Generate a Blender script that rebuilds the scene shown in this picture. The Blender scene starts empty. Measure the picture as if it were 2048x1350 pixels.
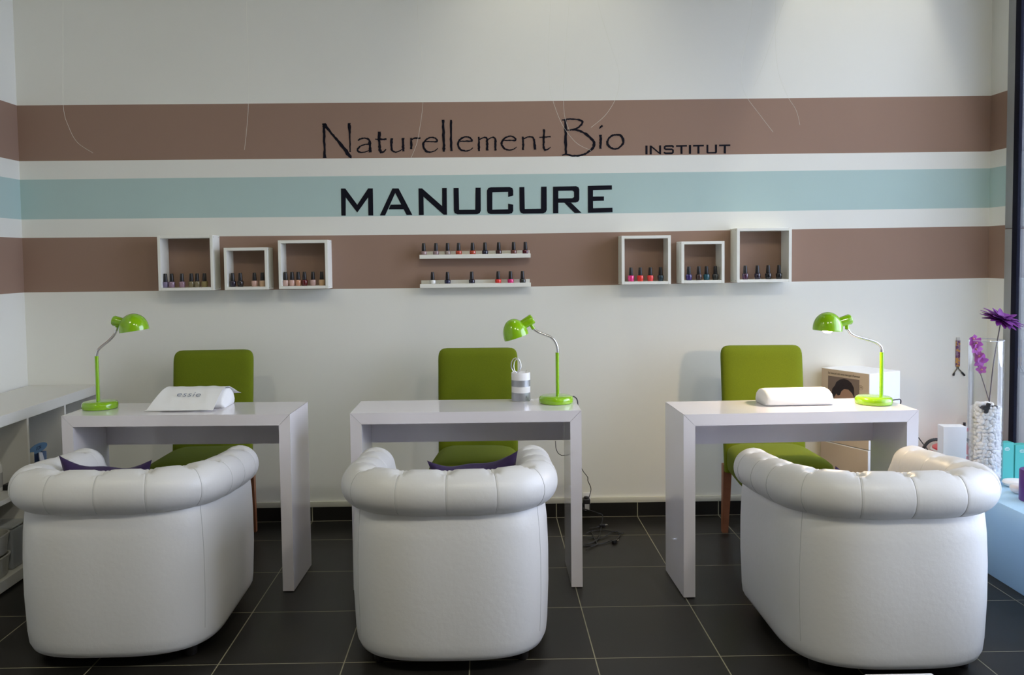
import bpy, bmesh, math, random
from mathutils import Vector, Matrix
from mathutils.geometry import tessellate_polygon
random.seed(7)
PI = math.pi
S = bpy.context.scene
COL = S.collection
rnd = random.uniform

# ------------------------------------------------------------------ camera model
CAM = Vector((0.97385, -4.66235, 1.43705))
F_PX, PPX, PPY = 1704.1, 987.34, 604.26
PITCH, YAW, ROLL = map(math.radians, (2.9082, 0.52657, -0.7139))
def _rot():
    cp, sp, cy, sy, cr, sr = (math.cos(PITCH), math.sin(PITCH), math.cos(YAW), math.sin(YAW), math.cos(ROLL), math.sin(ROLL))
    Ry = Matrix(((cy, -sy, 0), (sy, cy, 0), (0, 0, 1)))
    M = Matrix(((1, 0, 0), (0, 0, -1), (0, 1, 0)))
    Rp = Matrix(((1, 0, 0), (0, cp, -sp), (0, sp, cp)))
    Rr = Matrix(((cr, -sr, 0), (sr, cr, 0), (0, 0, 1)))
    return Rr @ Rp @ M @ Ry
RC = _rot()
def ray(px, py): return RC.transposed() @ Vector(((px - PPX) / F_PX, (py - PPY) / F_PX, 1))
def on_y(px, py, Y=0.0):
    d = ray(px, py); return CAM + d * ((Y - CAM.y) / d.y)
def on_z(px, py, Z=0.0):
    d = ray(px, py); return CAM + d * ((Z - CAM.z) / d.z)
def on_x(px, py, X):
    d = ray(px, py); return CAM + d * ((X - CAM.x) / d.x)
def on_plane(px, py, p0, n):
    d = ray(px, py); return CAM + d * ((p0 - CAM).dot(n) / d.dot(n))

cam_d = bpy.data.cameras.new('camera'); cam = bpy.data.objects.new('camera', cam_d); COL.objects.link(cam)
right, down, fwd = RC[0], RC[1], RC[2]
m4 = Matrix((( right.x, -down.x, -fwd.x, CAM.x), (right.y, -down.y, -fwd.y, CAM.y), (right.z, -down.z, -fwd.z, CAM.z), (0, 0, 0, 1)))
cam.matrix_world = m4
cam_d.sensor_width = 36; cam_d.lens = F_PX / 2048 * 36
cam_d.shift_x = (1024 - PPX) / 2048; cam_d.shift_y = (PPY - 675) / 2048
cam_d.clip_start = 0.05; cam_d.clip_end = 100
S.camera = cam

# ------------------------------------------------------------------ materials
MATS = {}
def mat(name, col, rough=0.6, metal=0.0, coat=0.0, spec=0.5, bump=None, var=None, emit=None, estr=0, sheen=0.0, sss=0.0, coords='Object'):
    if name in MATS: return MATS[name]
    m = bpy.data.materials.new(name); m.use_nodes = True
    nt = m.node_tree; b = nt.nodes['Principled BSDF']
    b.inputs['Base Color'].default_value = (*col, 1); b.inputs['Roughness'].default_value = rough
    b.inputs['Metallic'].default_value = metal; b.inputs['Coat Weight'].default_value = coat
    b.inputs['Coat Roughness'].default_value = 0.05
    b.inputs['Specular IOR Level'].default_value = spec
    if sheen: b.inputs['Sheen Weight'].default_value = sheen
    if sss:
        b.inputs['Subsurface Weight'].default_value = sss; b.inputs['Subsurface Radius'].default_value = (0.02, 0.02, 0.02)
    tc = nt.nodes.new('ShaderNodeTexCoord')
    if var:
        n = nt.nodes.new('ShaderNodeTexNoise'); n.inputs['Scale'].default_value = var[0]; n.inputs['Detail'].default_value = 4
        nt.links.new(tc.outputs[coords], n.inputs['Vector'])
        r = nt.nodes.new('ShaderNodeMapRange'); r.inputs['To Min'].default_value = 1 - var[1]; r.inputs['To Max'].default_value = 1 + var[1]
        nt.links.new(n.outputs['Fac'], r.inputs['Value'])
        mx = nt.nodes.new('ShaderNodeVectorMath'); mx.operation = 'SCALE'; mx.inputs[0].default_value = col
        nt.links.new(r.outputs[0], mx.inputs['Scale']); nt.links.new(mx.outputs[0], b.inputs['Base Color'])
    if bump:
        n = nt.nodes.new('ShaderNodeTexNoise'); n.inputs['Scale'].default_value = bump[0]; n.inputs['Detail'].default_value = 3
        nt.links.new(tc.outputs[coords], n.inputs['Vector'])
        bp = nt.nodes.new('ShaderNodeBump'); bp.inputs['Strength'].default_value = bump[1]; bp.inputs['Distance'].default_value = bump[2]
        nt.links.new(n.outputs['Fac'], bp.inputs['Height']); nt.links.new(bp.outputs[0], b.inputs['Normal'])
    if emit:
        b.inputs['Emission Color'].default_value = (*emit, 1); b.inputs['Emission Strength'].default_value = estr
    MATS[name] = m
    return m

WALL = mat('wall_paint_white', (0.79, 0.79, 0.735), 0.85, spec=0.2, bump=(350, 0.15, 0.001), var=(3, 0.015))
BROWN = mat('wall_paint_brown', (0.310, 0.205, 0.155), 0.85, spec=0.2, bump=(350, 0.15, 0.001), var=(3, 0.03))
TEAL = mat('wall_paint_teal', (0.44, 0.58, 0.56), 0.85, spec=0.2, bump=(350, 0.15, 0.001), var=(3, 0.02))
CEIL = mat('ceiling_paint', (0.10, 0.10, 0.10), 0.9); FRONTW = mat('front_wall_paint', (0.22, 0.20, 0.18), 0.9)
LACQ = mat('white_lacquer', (0.80, 0.77, 0.81), 0.11, coat=0.3)
SHELFW = mat('shelf_white', (0.74, 0.73, 0.68), 0.4)
BOXW = mat('box_white', (0.82, 0.82, 0.76), 0.45)
LEATH = mat('white_leather', (0.69, 0.69, 0.69), 0.36, spec=0.4, bump=(45, 0.25, 0.003), var=(5, 0.015))
GREENF = mat('green_fabric', (0.140, 0.180, 0.010), 0.95, spec=0.1, bump=(500, 0.35, 0.002), var=(220, 0.12), sheen=0.05)
LGREEN = mat('lamp_green', (0.25, 0.51, 0.006), 0.16, coat=0.8)
CHROME = mat('chrome', (0.75, 0.75, 0.77), 0.14, metal=1.0)
WOOD = mat('leg_wood', (0.33, 0.125, 0.06), 0.45, var=(30, 0.2))
BLACKP = mat('black_plastic', (0.012, 0.012, 0.015), 0.4)
DARKLEG = mat('dark_leg', (0.012, 0.011, 0.012), 0.5)
PURPLE = mat('purple_cloth', (0.022, 0.007, 0.060), 0.8, sheen=0.1, bump=(60, 0.3, 0.004))
TERRY = mat('white_terry', (0.88, 0.89, 0.90), 0.95, spec=0.1, bump=(600, 0.3, 0.002))
LETTER = mat('letter_black', (0.008, 0.008, 0.014), 0.8, spec=0.1)
CAPBLK = mat('cap_black', (0.012, 0.011, 0.014), 0.35)
WHITEP = mat('white_plastic', (0.80, 0.80, 0.80), 0.4)
SEAMM = mat('seam_grey', (0.48, 0.49, 0.49), 0.8)

def grid_floor():
    m = bpy.data.materials.new('floor_tiles'); m.use_nodes = True; nt = m.node_tree; b = nt.nodes['Principled BSDF']
    tc = nt.nodes.new('ShaderNodeTexCoord'); sp = nt.nodes.new('ShaderNodeSeparateXYZ'); nt.links.new(tc.outputs['Object'], sp.inputs[0])
    def pp(sock, off):
        a = nt.nodes.new('ShaderNodeMath'); a.operation = 'ADD'; a.inputs[1].default_value = off; nt.links.new(sock, a.inputs[0])
        p = nt.nodes.new('ShaderNodeMath'); p.operation = 'PINGPONG'; p.inputs[1].default_value = 0.225; nt.links.new(a.outputs[0], p.inputs[0])
        return p.outputs[0]
    mn = nt.nodes.new('ShaderNodeMath'); mn.operation = 'MINIMUM'
    nt.links.new(pp(sp.outputs['X'], 9.0), mn.inputs[0]); nt.links.new(pp(sp.outputs['Y'], 0.325 + 9.0), mn.inputs[1])
    lt = nt.nodes.new('ShaderNodeMapRange'); lt.inputs['From Min'].default_value = 0.0016; lt.inputs['From Max'].default_value = 0.0024
    lt.inputs['To Min'].default_value = 1; lt.inputs['To Max'].default_value = 0; nt.links.new(mn.outputs[0], lt.inputs['Value'])
    nz = nt.nodes.new('ShaderNodeTexNoise'); nz.inputs['Scale'].default_value = 5; nz.inputs['Detail'].default_value = 6; nt.links.new(tc.outputs['Object'], nz.inputs['Vector'])
    cr = nt.nodes.new('ShaderNodeValToRGB'); cr.color_ramp.elements[0].position = 0.3; cr.color_ramp.elements[0].color = (0.010, 0.0095, 0.0085, 1)
    cr.color_ramp.elements[1].position = 0.75; cr.color_ramp.elements[1].color = (0.024, 0.022, 0.020, 1); nt.links.new(nz.outputs['Fac'], cr.inputs[0])
    mx = nt.nodes.new('ShaderNodeMix'); mx.data_type = 'RGBA'; mx.inputs['B'].default_value = (0.30, 0.28, 0.19, 1)
    nt.links.new(lt.outputs[0], mx.inputs['Factor']); nt.links.new(cr.outputs[0], mx.inputs['A']); nt.links.new(mx.outputs['Result'], b.inputs['Base Color'])
    rr = nt.nodes.new('ShaderNodeMapRange'); rr.inputs['To Min'].default_value = 0.30; rr.inputs['To Max'].default_value = 0.48
    nt.links.new(nz.outputs['Fac'], rr.inputs['Value']); nt.links.new(rr.outputs[0], b.inputs['Roughness']); b.inputs['Specular IOR Level'].default_value = .32
    return m
FLOOR = grid_floor()
def skirt_mat():
    m = bpy.data.materials.new('skirting_tiles'); m.use_nodes = True; nt = m.node_tree; b = nt.nodes['Principled BSDF']
    tc = nt.nodes.new('ShaderNodeTexCoord'); sp = nt.nodes.new('ShaderNodeSeparateXYZ'); nt.links.new(tc.outputs['Object'], sp.inputs[0])
    a = nt.nodes.new('ShaderNodeMath'); a.operation = 'ADD'; a.inputs[1].default_value = 9.0; nt.links.new(sp.outputs['X'], a.inputs[0])
    p = nt.nodes.new('ShaderNodeMath'); p.operation = 'PINGPONG'; p.inputs[1].default_value = 0.225; nt.links.new(a.outputs[0], p.inputs[0])
    zz = nt.nodes.new('ShaderNodeMath'); zz.operation = 'MINIMUM'; nt.links.new(p.outputs[0], zz.inputs[0]); nt.links.new(sp.outputs['Z'], zz.inputs[1])
    lt = nt.nodes.new('ShaderNodeMath'); lt.operation = 'LESS_THAN'; lt.inputs[1].default_value = 0.0026; nt.links.new(zz.outputs[0], lt.inputs[0])
    mx = nt.nodes.new('ShaderNodeMix'); mx.data_type = 'RGBA'; mx.inputs['A'].default_value = (0.012, 0.011, 0.010, 1); mx.inputs['B'].default_value = (0.36, 0.34, 0.24, 1)
    nt.links.new(lt.outputs[0], mx.inputs['Factor']); nt.links.new(mx.outputs['Result'], b.inputs['Base Color']); b.inputs['Roughness'].default_value = 0.4
    return m
SKIRT = skirt_mat()
def glass_mat(name, tint=(1, 1, 1), gloss=1.0):
    m = bpy.data.materials.new(name); m.use_nodes = True; nt = m.node_tree; nt.nodes.clear()
    o = nt.nodes.new('ShaderNodeOutputMaterial'); t = nt.nodes.new('ShaderNodeBsdfTransparent'); t.inputs[0].default_value = (*tint, 1)
    g = nt.nodes.new('ShaderNodeBsdfGlossy'); g.inputs['Roughness'].default_value = 0.02
    lw = nt.nodes.new('ShaderNodeFresnel'); lw.inputs['IOR'].default_value = 1.45
    ml = nt.nodes.new('ShaderNodeMath'); ml.operation = 'MULTIPLY'; ml.inputs[1].default_value = gloss; nt.links.new(lw.outputs[0], ml.inputs[0])
    mx = nt.nodes.new('ShaderNodeMixShader'); nt.links.new(ml.outputs[0], mx.inputs[0]); nt.links.new(t.outputs[0], mx.inputs[1]); nt.links.new(g.outputs[0], mx.inputs[2])
    nt.links.new(mx.outputs[0], o.inputs[0]); return m
PANE = glass_mat('window_glass', (0.95, 0.97, 0.98), 0.75)
VASEG = glass_mat('vase_glass', (0.985, 0.99, 0.993), 0.55)

# ------------------------------------------------------------------ mesh helpers
def new(): return bmesh.new()
def merge(bm, tmp, M=None):
    if M is not None: bmesh.ops.transform(tmp, matrix=M, verts=tmp.verts)
    me = bpy.data.meshes.new('t'); tmp.to_mesh(me); tmp.free(); bm.from_mesh(me); bpy.data.meshes.remove(me)
def box(bm, x0, x1, y0, y1, z0, z1, bev=0.0, seg=2, M=None):
    t = bmesh.new(); bmesh.ops.create_cube(t, size=1)
    for v in t.verts: v.co = Vector((x0 + (v.co.x + .5) * (x1 - x0), y0 + (v.co.y + .5) * (y1 - y0), z0 + (v.co.z + .5) * (z1 - z0)))
    if bev > 0: bmesh.ops.bevel(t, geom=t.edges[:], offset=bev, segments=seg, profile=0.5, affect='EDGES')
    merge(bm, t, M); return bm
def loft(bm, rings, closed=True, cap=True):
    vs = [[bm.verts.new(p) for p in r] for r in rings]; n = len(rings[0])
    for a, b in zip(vs, vs[1:]):
        for i in range(n if closed else n - 1):
            j = (i + 1) % n; bm.faces.new((a[i], a[j], b[j], b[i]))
    if cap and closed:
        bm.faces.new(list(reversed(vs[0]))); bm.faces.new(vs[-1])
    return bm
def frames(pts):
    T = []
    for i in range(len(pts)):
        a = pts[max(i - 1, 0)]; b = pts[min(i + 1, len(pts) - 1)]; T.append((b - a).normalized())
    up = Vector((0, 0, 1)) if abs(T[0].z) < 0.9 else Vector((1, 0, 0))
    n = (up - T[0] * up.dot(T[0])).normalized(); out = []
    for t in T:
        n = (n - t * n.dot(t)); n = n.normalized() if n.length > 1e-6 else t.orthogonal().normalized()
        out.append((t, n, t.cross(n)))
    return out
def tube(bm, pts, r, n=10, cap=True):
    pts = [Vector(p) for p in pts]; rs = r if isinstance(r, (list, tuple)) else [r] * len(pts)
    rings = []
    for p, (t, a, b), rr in zip(pts, frames(pts), rs):
        rings.append([p + (a * math.cos(2 * PI * k / n) + b * math.sin(2 * PI * k / n)) * rr for k in range(n)])
    return loft(bm, rings, True, cap)
def smooth_path(pts, n=8):
    pts = [Vector(p) for p in pts]; out = []
    for i in range(len(pts) - 1):
        p0 = pts[max(i - 1, 0)]; p1 = pts[i]; p2 = pts[i + 1]; p3 = pts[min(i + 2, len(pts) - 1)]
        for k in range(n):
            t = k / n
            out.append(0.5 * ((2 * p1) + (p2 - p0) * t + (2 * p0 - 5 * p1 + 4 * p2 - p3) * t * t + (3 * p1 - p0 - 3 * p2 + p3) * t ** 3))
    out.append(pts[-1]); return out
def lathe(bm, prof, n=32, M=None, closed_profile=False):
    t = bmesh.new(); rings = []
    for r, z in prof: rings.append([Vector((r * math.cos(2 * PI * k / n), r * math.sin(2 * PI * k / n), z)) for k in range(n)])
    loft(t, rings, True, not closed_profile)
    if closed_profile:
        pass
    bmesh.ops.remove_doubles(t, verts=t.verts, dist=1e-6)
    merge(bm, t, M); return bm
def poly_prism(bm, pts, vec):
    """pts: planar outline (Vectors), extruded by vec."""
    pts = [Vector(p) for p in pts]
    a = [bm.verts.new(p) for p in pts]; b = [bm.verts.new(p + vec) for p in pts]
    for t in tessellate_polygon([pts]):
        try:
            bm.faces.new([a[i] for i in t]); bm.faces.new([b[i] for i in reversed(t)])
        except ValueError: pass
    n = len(pts)
    for i in range(n):
        j = (i + 1) % n; bm.faces.new((a[i], a[j], b[j], b[i]))
    return bm
def ell(bm, c, rx, ry, rz, u=16, v=10, M=None):
    t = bmesh.new(); bmesh.ops.create_uvsphere(t, u_segments=u, v_segments=v, radius=1)
    mm = Matrix.Translation(c) @ (M or Matrix()) @ Matrix.Diagonal((rx, ry, rz, 1)); merge(bm, t, mm); return bm
def obj(name, bm, mats, parent=None, smooth=True, angle=40, fix=True):
    if fix: bmesh.ops.recalc_face_normals(bm, faces=bm.faces)
    me = bpy.data.meshes.new(name); bm.to_mesh(me); bm.free()
    for m in (mats if isinstance(mats, (list, tuple)) else [mats]): me.materials.append(m)
    if smooth:
        me.polygons.foreach_set('use_smooth', [True] * len(me.polygons)); me.set_sharp_from_angle(angle=math.radians(angle))
    o = bpy.data.objects.new(name, me); COL.objects.link(o)
    if parent: o.parent = parent
    return o
def tag(o, label, cat, group=None, kind=None):
    o['label'] = label; o['category'] = cat
    if group: o['group'] = group
    if kind: o['kind'] = kind
    return o
def thing(name, label, cat, loc=(0, 0, 0), rz=0.0, group=None):
    o = bpy.data.objects.new(name, None); COL.objects.link(o); o.empty_display_size = 0.05
    o.location = loc; o.rotation_euler = (0, 0, rz); return tag(o, label, cat, group)
def struct(o, label=None, cat=None):
    o['kind'] = 'structure'
    if label: o['label'] = label
    if cat: o['category'] = cat
    return o
def copy_thing(root, loc, label, rz=None):
    r = root.copy(); COL.objects.link(r); r.location = loc; r['label'] = label
    if rz is not None: r.rotation_euler = (0, 0, rz)
    for ch in list(root.children):
        c = ch.copy(); COL.objects.link(c); c.parent = r
        for g in list(ch.children):
            d = g.copy(); COL.objects.link(d); d.parent = c
    return r
def text_bm(body, size, M, depth=0.0004, shear=0.0, spacing=1.0, offset=0.0, width=None):
    cu = bpy.data.curves.new('t', 'FONT'); cu.body = body; cu.size = size; cu.extrude = depth; cu.shear = shear; cu.space_character = spacing; cu.offset = offset
    cu.align_x = 'CENTER'; cu.align_y = 'CENTER'
    o = bpy.data.objects.new('t', cu); COL.objects.link(o)
    dg = bpy.context.evaluated_depsgraph_get(); dg.update()
    me = bpy.data.meshes.new_from_object(o.evaluated_get(dg)); bpy.data.objects.remove(o); bpy.data.curves.remove(cu)
    bm = bmesh.new(); bm.from_mesh(me); bpy.data.meshes.remove(me)
    if width:
        xs = [v.co.x for v in bm.verts]; k = width / (max(xs) - min(xs))
        bmesh.ops.scale(bm, vec=(k, 1, 1), verts=bm.verts)
    bmesh.ops.transform(bm, matrix=M, verts=bm.verts); return bm
def axes(x, y, o):
    x = Vector(x).normalized(); y = Vector(y); y = (y - x * y.dot(x)).normalized(); z = x.cross(y)
    return Matrix(((x.x, y.x, z.x, o[0]), (x.y, y.y, z.y, o[1]), (x.z, y.z, z.z, o[2]), (0, 0, 0, 1)))

# ================================================================== ROOM
XL, XR, ZC, YF = -1.5386, 3.7382, 4.2, -7.2
JAMB_Y, WY = -0.151, -3.2
b = new(); box(b, XL - .1, XR + .1, YF - .1, .1, -.1, 0); struct(obj('floor', b, FLOOR, smooth=False))
# stripe heights at x = left / middle / right
STR = [(2.294, 2.287, 2.290), (1.996, 1.989, 1.989), (1.896, 1.895, 1.897), (1.682, 1.675, 1.683), (1.582, 1.572, 1.582), (1.286, 1.282, 1.298)]
KX = (XL, 1.06, XR)
def zst(i, x):
    a, m_, c = STR[i]
    return a + (m_ - a) * (x - KX[0]) / (KX[1] - KX[0]) if x < KX[1] else m_ + (c - m_) * (x - KX[1]) / (KX[2] - KX[1])
def striped(name, P, xs, thick):
    """P(s, z) -> point; xs: list of (s, stripe x)"""
    b = new(); rows = [lambda x: ZC] + [(lambda x, i=i: zst(i, x)) for i in range(6)] + [lambda x: 0.0]
    midx = [0, 1, 0, 2, 0, 1, 0]
    V = [[b.verts.new(P(s, r(x))) for s, x in xs] for r in rows]
    for i in range(7):
        for k in range(len(xs) - 1):
            f = b.faces.new((V[i][k], V[i][k + 1], V[i + 1][k + 1], V[i + 1][k])); f.material_index = midx[i]
    g = bmesh.ops.extrude_face_region(b, geom=b.faces[:])
    vs = [e for e in g['geom'] if isinstance(e, bmesh.types.BMVert)]
    bmesh.ops.translate(b, vec=thick, verts=vs)
    return struct(obj(name, b, [WALL, BROWN, TEAL], smooth=False))
striped('wall_back', lambda s, z: Vector((s, 0, z)), [(XL - .1, XL), (XL, XL), (1.06, 1.06), (XR, XR), (XR + .1, XR)], Vector((0, .1, 0)))
striped('wall_left', lambda s, z: Vector((XL, s, z)), [(0, XL), (-3, XL), (YF, XL)], Vector((-.1, 0, 0)))
striped('wall_right', lambda s, z: Vector((XR, s, z)), [(0, XR), (JAMB_Y, XR)], Vector((.1, 0, 0)))
b = new(); box(b, XL - .1, XR + .1, YF - .1, .1, ZC, ZC + .1); struct(obj('ceiling', b, CEIL, smooth=False))
b = new(); box(b, XL - .1, XR + .1, YF - .1, YF, 0, ZC); struct(obj('wall_front', b, FRONTW, smooth=False))
b = new(); box(b, XR, XR + .1, YF, WY, 0, ZC); box(b, XR, XR + .1, WY, -.3, 2.95, ZC); struct(obj('wall_right', b, WALL, smooth=False))
b = new(); box(b, XL, XR, -.009, 0, 0, .080); struct(obj('baseboard_back', b, SKIRT, smooth=False))
b = new(); box(b, XL, XR, -.014, 0, .080, .111, .002); struct(obj('trim_1', b, mat('baseboard_band', (0.62, 0.61, 0.52), 0.6)))
b = new(); box(b, XL, XL + .009, YF, 0, 0, .080); struct(obj('baseboard_left', b, SKIRT, smooth=False))
STEEL = mat('grey_metal_trim', (0.30, 0.31, 0.31), 0.5, var=(6, 0.12))
b = new(); box(b, XR - .004, XR + .09, JAMB_Y - .062, JAMB_Y, 0, 1.560, .002); box(b, XR - .004, XR + .09, JAMB_Y - .062, JAMB_Y, 1.564, 2.95, .002)
struct(obj('trim_2', b, STEEL))
win = bpy.data.objects.new('window_1', None); COL.objects.link(win); win.location = (XR, -2.7, 0); struct(win)
NAVY = mat('window_frame_navy', (0.008, 0.009, 0.020), 0.8, spec=.15)
b = new(); oy = 2.7
box(b, -.004, .014, -.256 + oy, JAMB_Y - .062 + oy, 0, 2.95, .001); box(b, -.004, .05, WY + oy, WY + .06 + oy, 0, 2.95, .002)
box(b, -.004, .05, WY + .06 + oy, -.256 + oy, 0, .06, .002); box(b, -.004, .05, WY + .06 + oy, -.256 + oy, 2.89, 2.95, .002)
obj('window_frame', b, NAVY, win)
b = new(); box(b, .003, .010, WY + .06 + oy, -.256 + oy, .06, 2.89); obj('window_pane', b, PANE, win, smooth=False)
# stone facade pier and pavement outside
STONE = bpy.data.materials.new('grey_stone'); STONE.use_nodes = True
nt = STONE.node_tree; pb = nt.nodes['Principled BSDF']; tc = nt.nodes.new('ShaderNodeTexCoord')
nz = nt.nodes.new('ShaderNodeTexNoise'); nz.inputs['Scale'].default_value = 3; nz.inputs['Detail'].default_value = 8; nt.links.new(tc.outputs['Object'], nz.inputs['Vector'])
va = nt.nodes.new('ShaderNodeVectorMath'); va.operation = 'MULTIPLY_ADD'; va.inputs[1].default_value = (.5, .5, .5); nt.links.new(nz.outputs['Color'], va.inputs[0]); nt.links.new(tc.outputs['Object'], va.inputs[2])
vo = nt.nodes.new('ShaderNodeTexVoronoi'); vo.feature = 'DISTANCE_TO_EDGE'; vo.inputs['Scale'].default_value = 2.6; nt.links.new(va.outputs[0], vo.inputs['Vector'])
cr = nt.nodes.new('ShaderNodeValToRGB'); cr.color_ramp.elements[0].color = (0.006, 0.006, 0.008, 1); cr.color_ramp.elements[1].position = 0.018; cr.color_ramp.elements[1].color = (0.032, 0.033, 0.038, 1)
nt.links.new(vo.outputs['Distance'], cr.inputs[0]); nt.links.new(cr.outputs[0], pb.inputs['Base Color']); pb.inputs['Roughness'].default_value = 0.5
b = new(); box(b, XR + .1, 6.5, -.02, .4, -.12, 4.2); struct(obj('wall_exterior', b, STONE, smooth=False))
b = new(); box(b, XR + .1, 12, -9, -.02, -.2, -.1); struct(obj('ground_exterior', b, mat('pavement', (0.22, 0.22, 0.22), 0.9), smooth=False))

# ================================================================== LETTERING
UP = Vector((0, 0, 1))
def stroke(bm, pts, conv, depth, jit=0.0, sub=1):
    P = []
    for i in range(len(pts) - 1):
        for k in range(sub):
            t = k / sub; P.append(tuple(a + (c - a) * t for a, c in zip(pts[i], pts[i + 1])))
    P.append(pts[-1]); L, R = [], []
    for i, (x, y, w) in enumerate(P):
        a = P[max(i - 1, 0)]; c = P[min(i + 1, len(P) - 1)]; dx, dy = c[0] - a[0], c[1] - a[1]; l = math.hypot(dx, dy) or 1
        nx, ny = -dy / l, dx / l; wl = w / 2 * (1 + rnd(-jit, jit)); wr = w / 2 * (1 + rnd(-jit, jit))
        L.append(conv(x + nx * wl, y + ny * wl)); R.append(conv(x - nx * wr, y - ny * wr))
    rings = [[l, r, r + depth, l + depth] for l, r in zip(L, R)]
    loft(bm, rings, True, True)
def smooth2(pts, n=4):
    v = [Vector(p) for p in pts]; return [tuple(p) for p in smooth_path(v, n)]
def conv_of(ox, oy, z, Y): return lambda x, y: on_y(ox + x / z, oy + y / z, Y)
LD = Vector((0, .0016, 0)); LY = -.0012
def letter_set(name, label, cat, letters, center):
    t = thing(name, label, cat, center)
    for bm in letters:
        bmesh.ops.translate(bm, vec=-Vector(center), verts=bm.verts); obj('letter', bm, LETTER, t, smooth=False)
    return t
# MANUCURE
cv = conv_of(670, 360, 3.593, LY)
MAN = [
 [[(43,61),(74,61),(160,178),(238,60),(272,60),(275,255),(240,255),(238,125),(160,234),(77,125),(77,256),(46,256)]],
 [[(322,255),(360,255),(433,93),(435,60),(413,60)], [(433,93),(514,251),(556,251),(457,60),(435,60)], [(400,177),(477,176),(494,210),(385,211)]],
 [[(600,60),(626,60),(770,187),(770,58),(803,57),(805,249),(780,249),(636,120),(638,251),(603,252)]],
 [[(852,57),(889,57),(892,214),(1008,213),(1010,55),(1047,55),(1048,220),(1040,238),(1022,246),(880,247),(860,238),(854,222)]],
 [[(1092,75),(1102,57),(1120,52),(1255,50),(1275,58),(1281,75),(1281,112),(1244,122),(1244,85),(1131,88),(1131,213),(1244,210),(1244,170),(1281,177),(1281,222),(1272,238),(1250,244),(1118,245),(1100,238),(1093,222)]],
 [[(1325,51),(1361,50),(1364,208),(1480,206),(1481,48),(1521,47),(1522,215),(1514,232),(1495,240),(1352,242),(1334,234),(1327,218)]],
 [[(1567,48),(1605,47),(1605,238),(1567,239)], [(1600,47),(1733,44),(1750,52),(1756,68),(1756,140),(1748,155),(1730,162),(1600,164),(1600,133),(1705,131),(1718,122),(1718,85),(1705,76),(1600,78)], [(1648,163),(1697,163),(1772,236),(1722,237)]],
 [[(1817,42),(1990,38),(1990,69),(1854,73),(1854,119),(1933,118),(1933,149),(1854,151),(1855,203),(1994,199),(1995,232),(1818,236)]]]
def poly_letters(data, cv):
    out = []
    for polys in data:
        bm = new()
        for p in polys: poly_prism(bm, [cv(x, y) for x, y in p], LD)
        out.append(bm)
    return out
letter_set('wall_lettering', 'large black block capitals MANUCURE on the pale teal wall stripe', 'lettering', poly_letters(MAN, cv), on_y(953, 402, 0))
cv = conv_of(1280, 275, 10.24, LY)
INS = [[[(112,165),(155,165),(155,345),(112,345)]], [[(200,165),(232,165),(392,300),(392,162),(432,160),(432,343),(405,343),(242,208),(242,345),(200,345)]], None,
 [[(740,158),(962,153),(962,186),(870,188),(872,335),(830,335),(830,190),(740,190)]], [[(1003,153),(1047,153),(1047,333),(1003,333)]],
 [[(1088,152),(1308,148),(1308,182),(1218,184),(1220,330),(1177,330),(1177,185),(1088,186)]],
 [[(1363,148),(1400,148),(1400,300),(1537,298),(1537,145),(1578,145),(1578,300),(1560,325),(1385,328),(1365,310)]],
 [[(1622,146),(1850,142),(1850,175),(1760,177),(1760,325),(1717,325),(1717,178),(1622,180)]]]
ls = []
for d in INS:
    if d: ls += poly_letters([d], cv)
    else:
        bm = new(); stroke(bm, [(x, y, 36) for x, y in ((678,205),(676,178),(660,172),(525,175),(507,190),(507,225),(525,242),(655,243),(676,258),(676,305),(660,322),(520,324),(504,312),(502,296))], cv, LD); ls.append(bm)
letter_set('wall_lettering', 'small black block capitals INSTITUT at the right on the upper brown stripe', 'lettering', ls, on_y(1375, 299, 0))
c5 = conv_of(630, 225, 7.585, LY); c6 = conv_of(890, 225, 5.389, LY)
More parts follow.
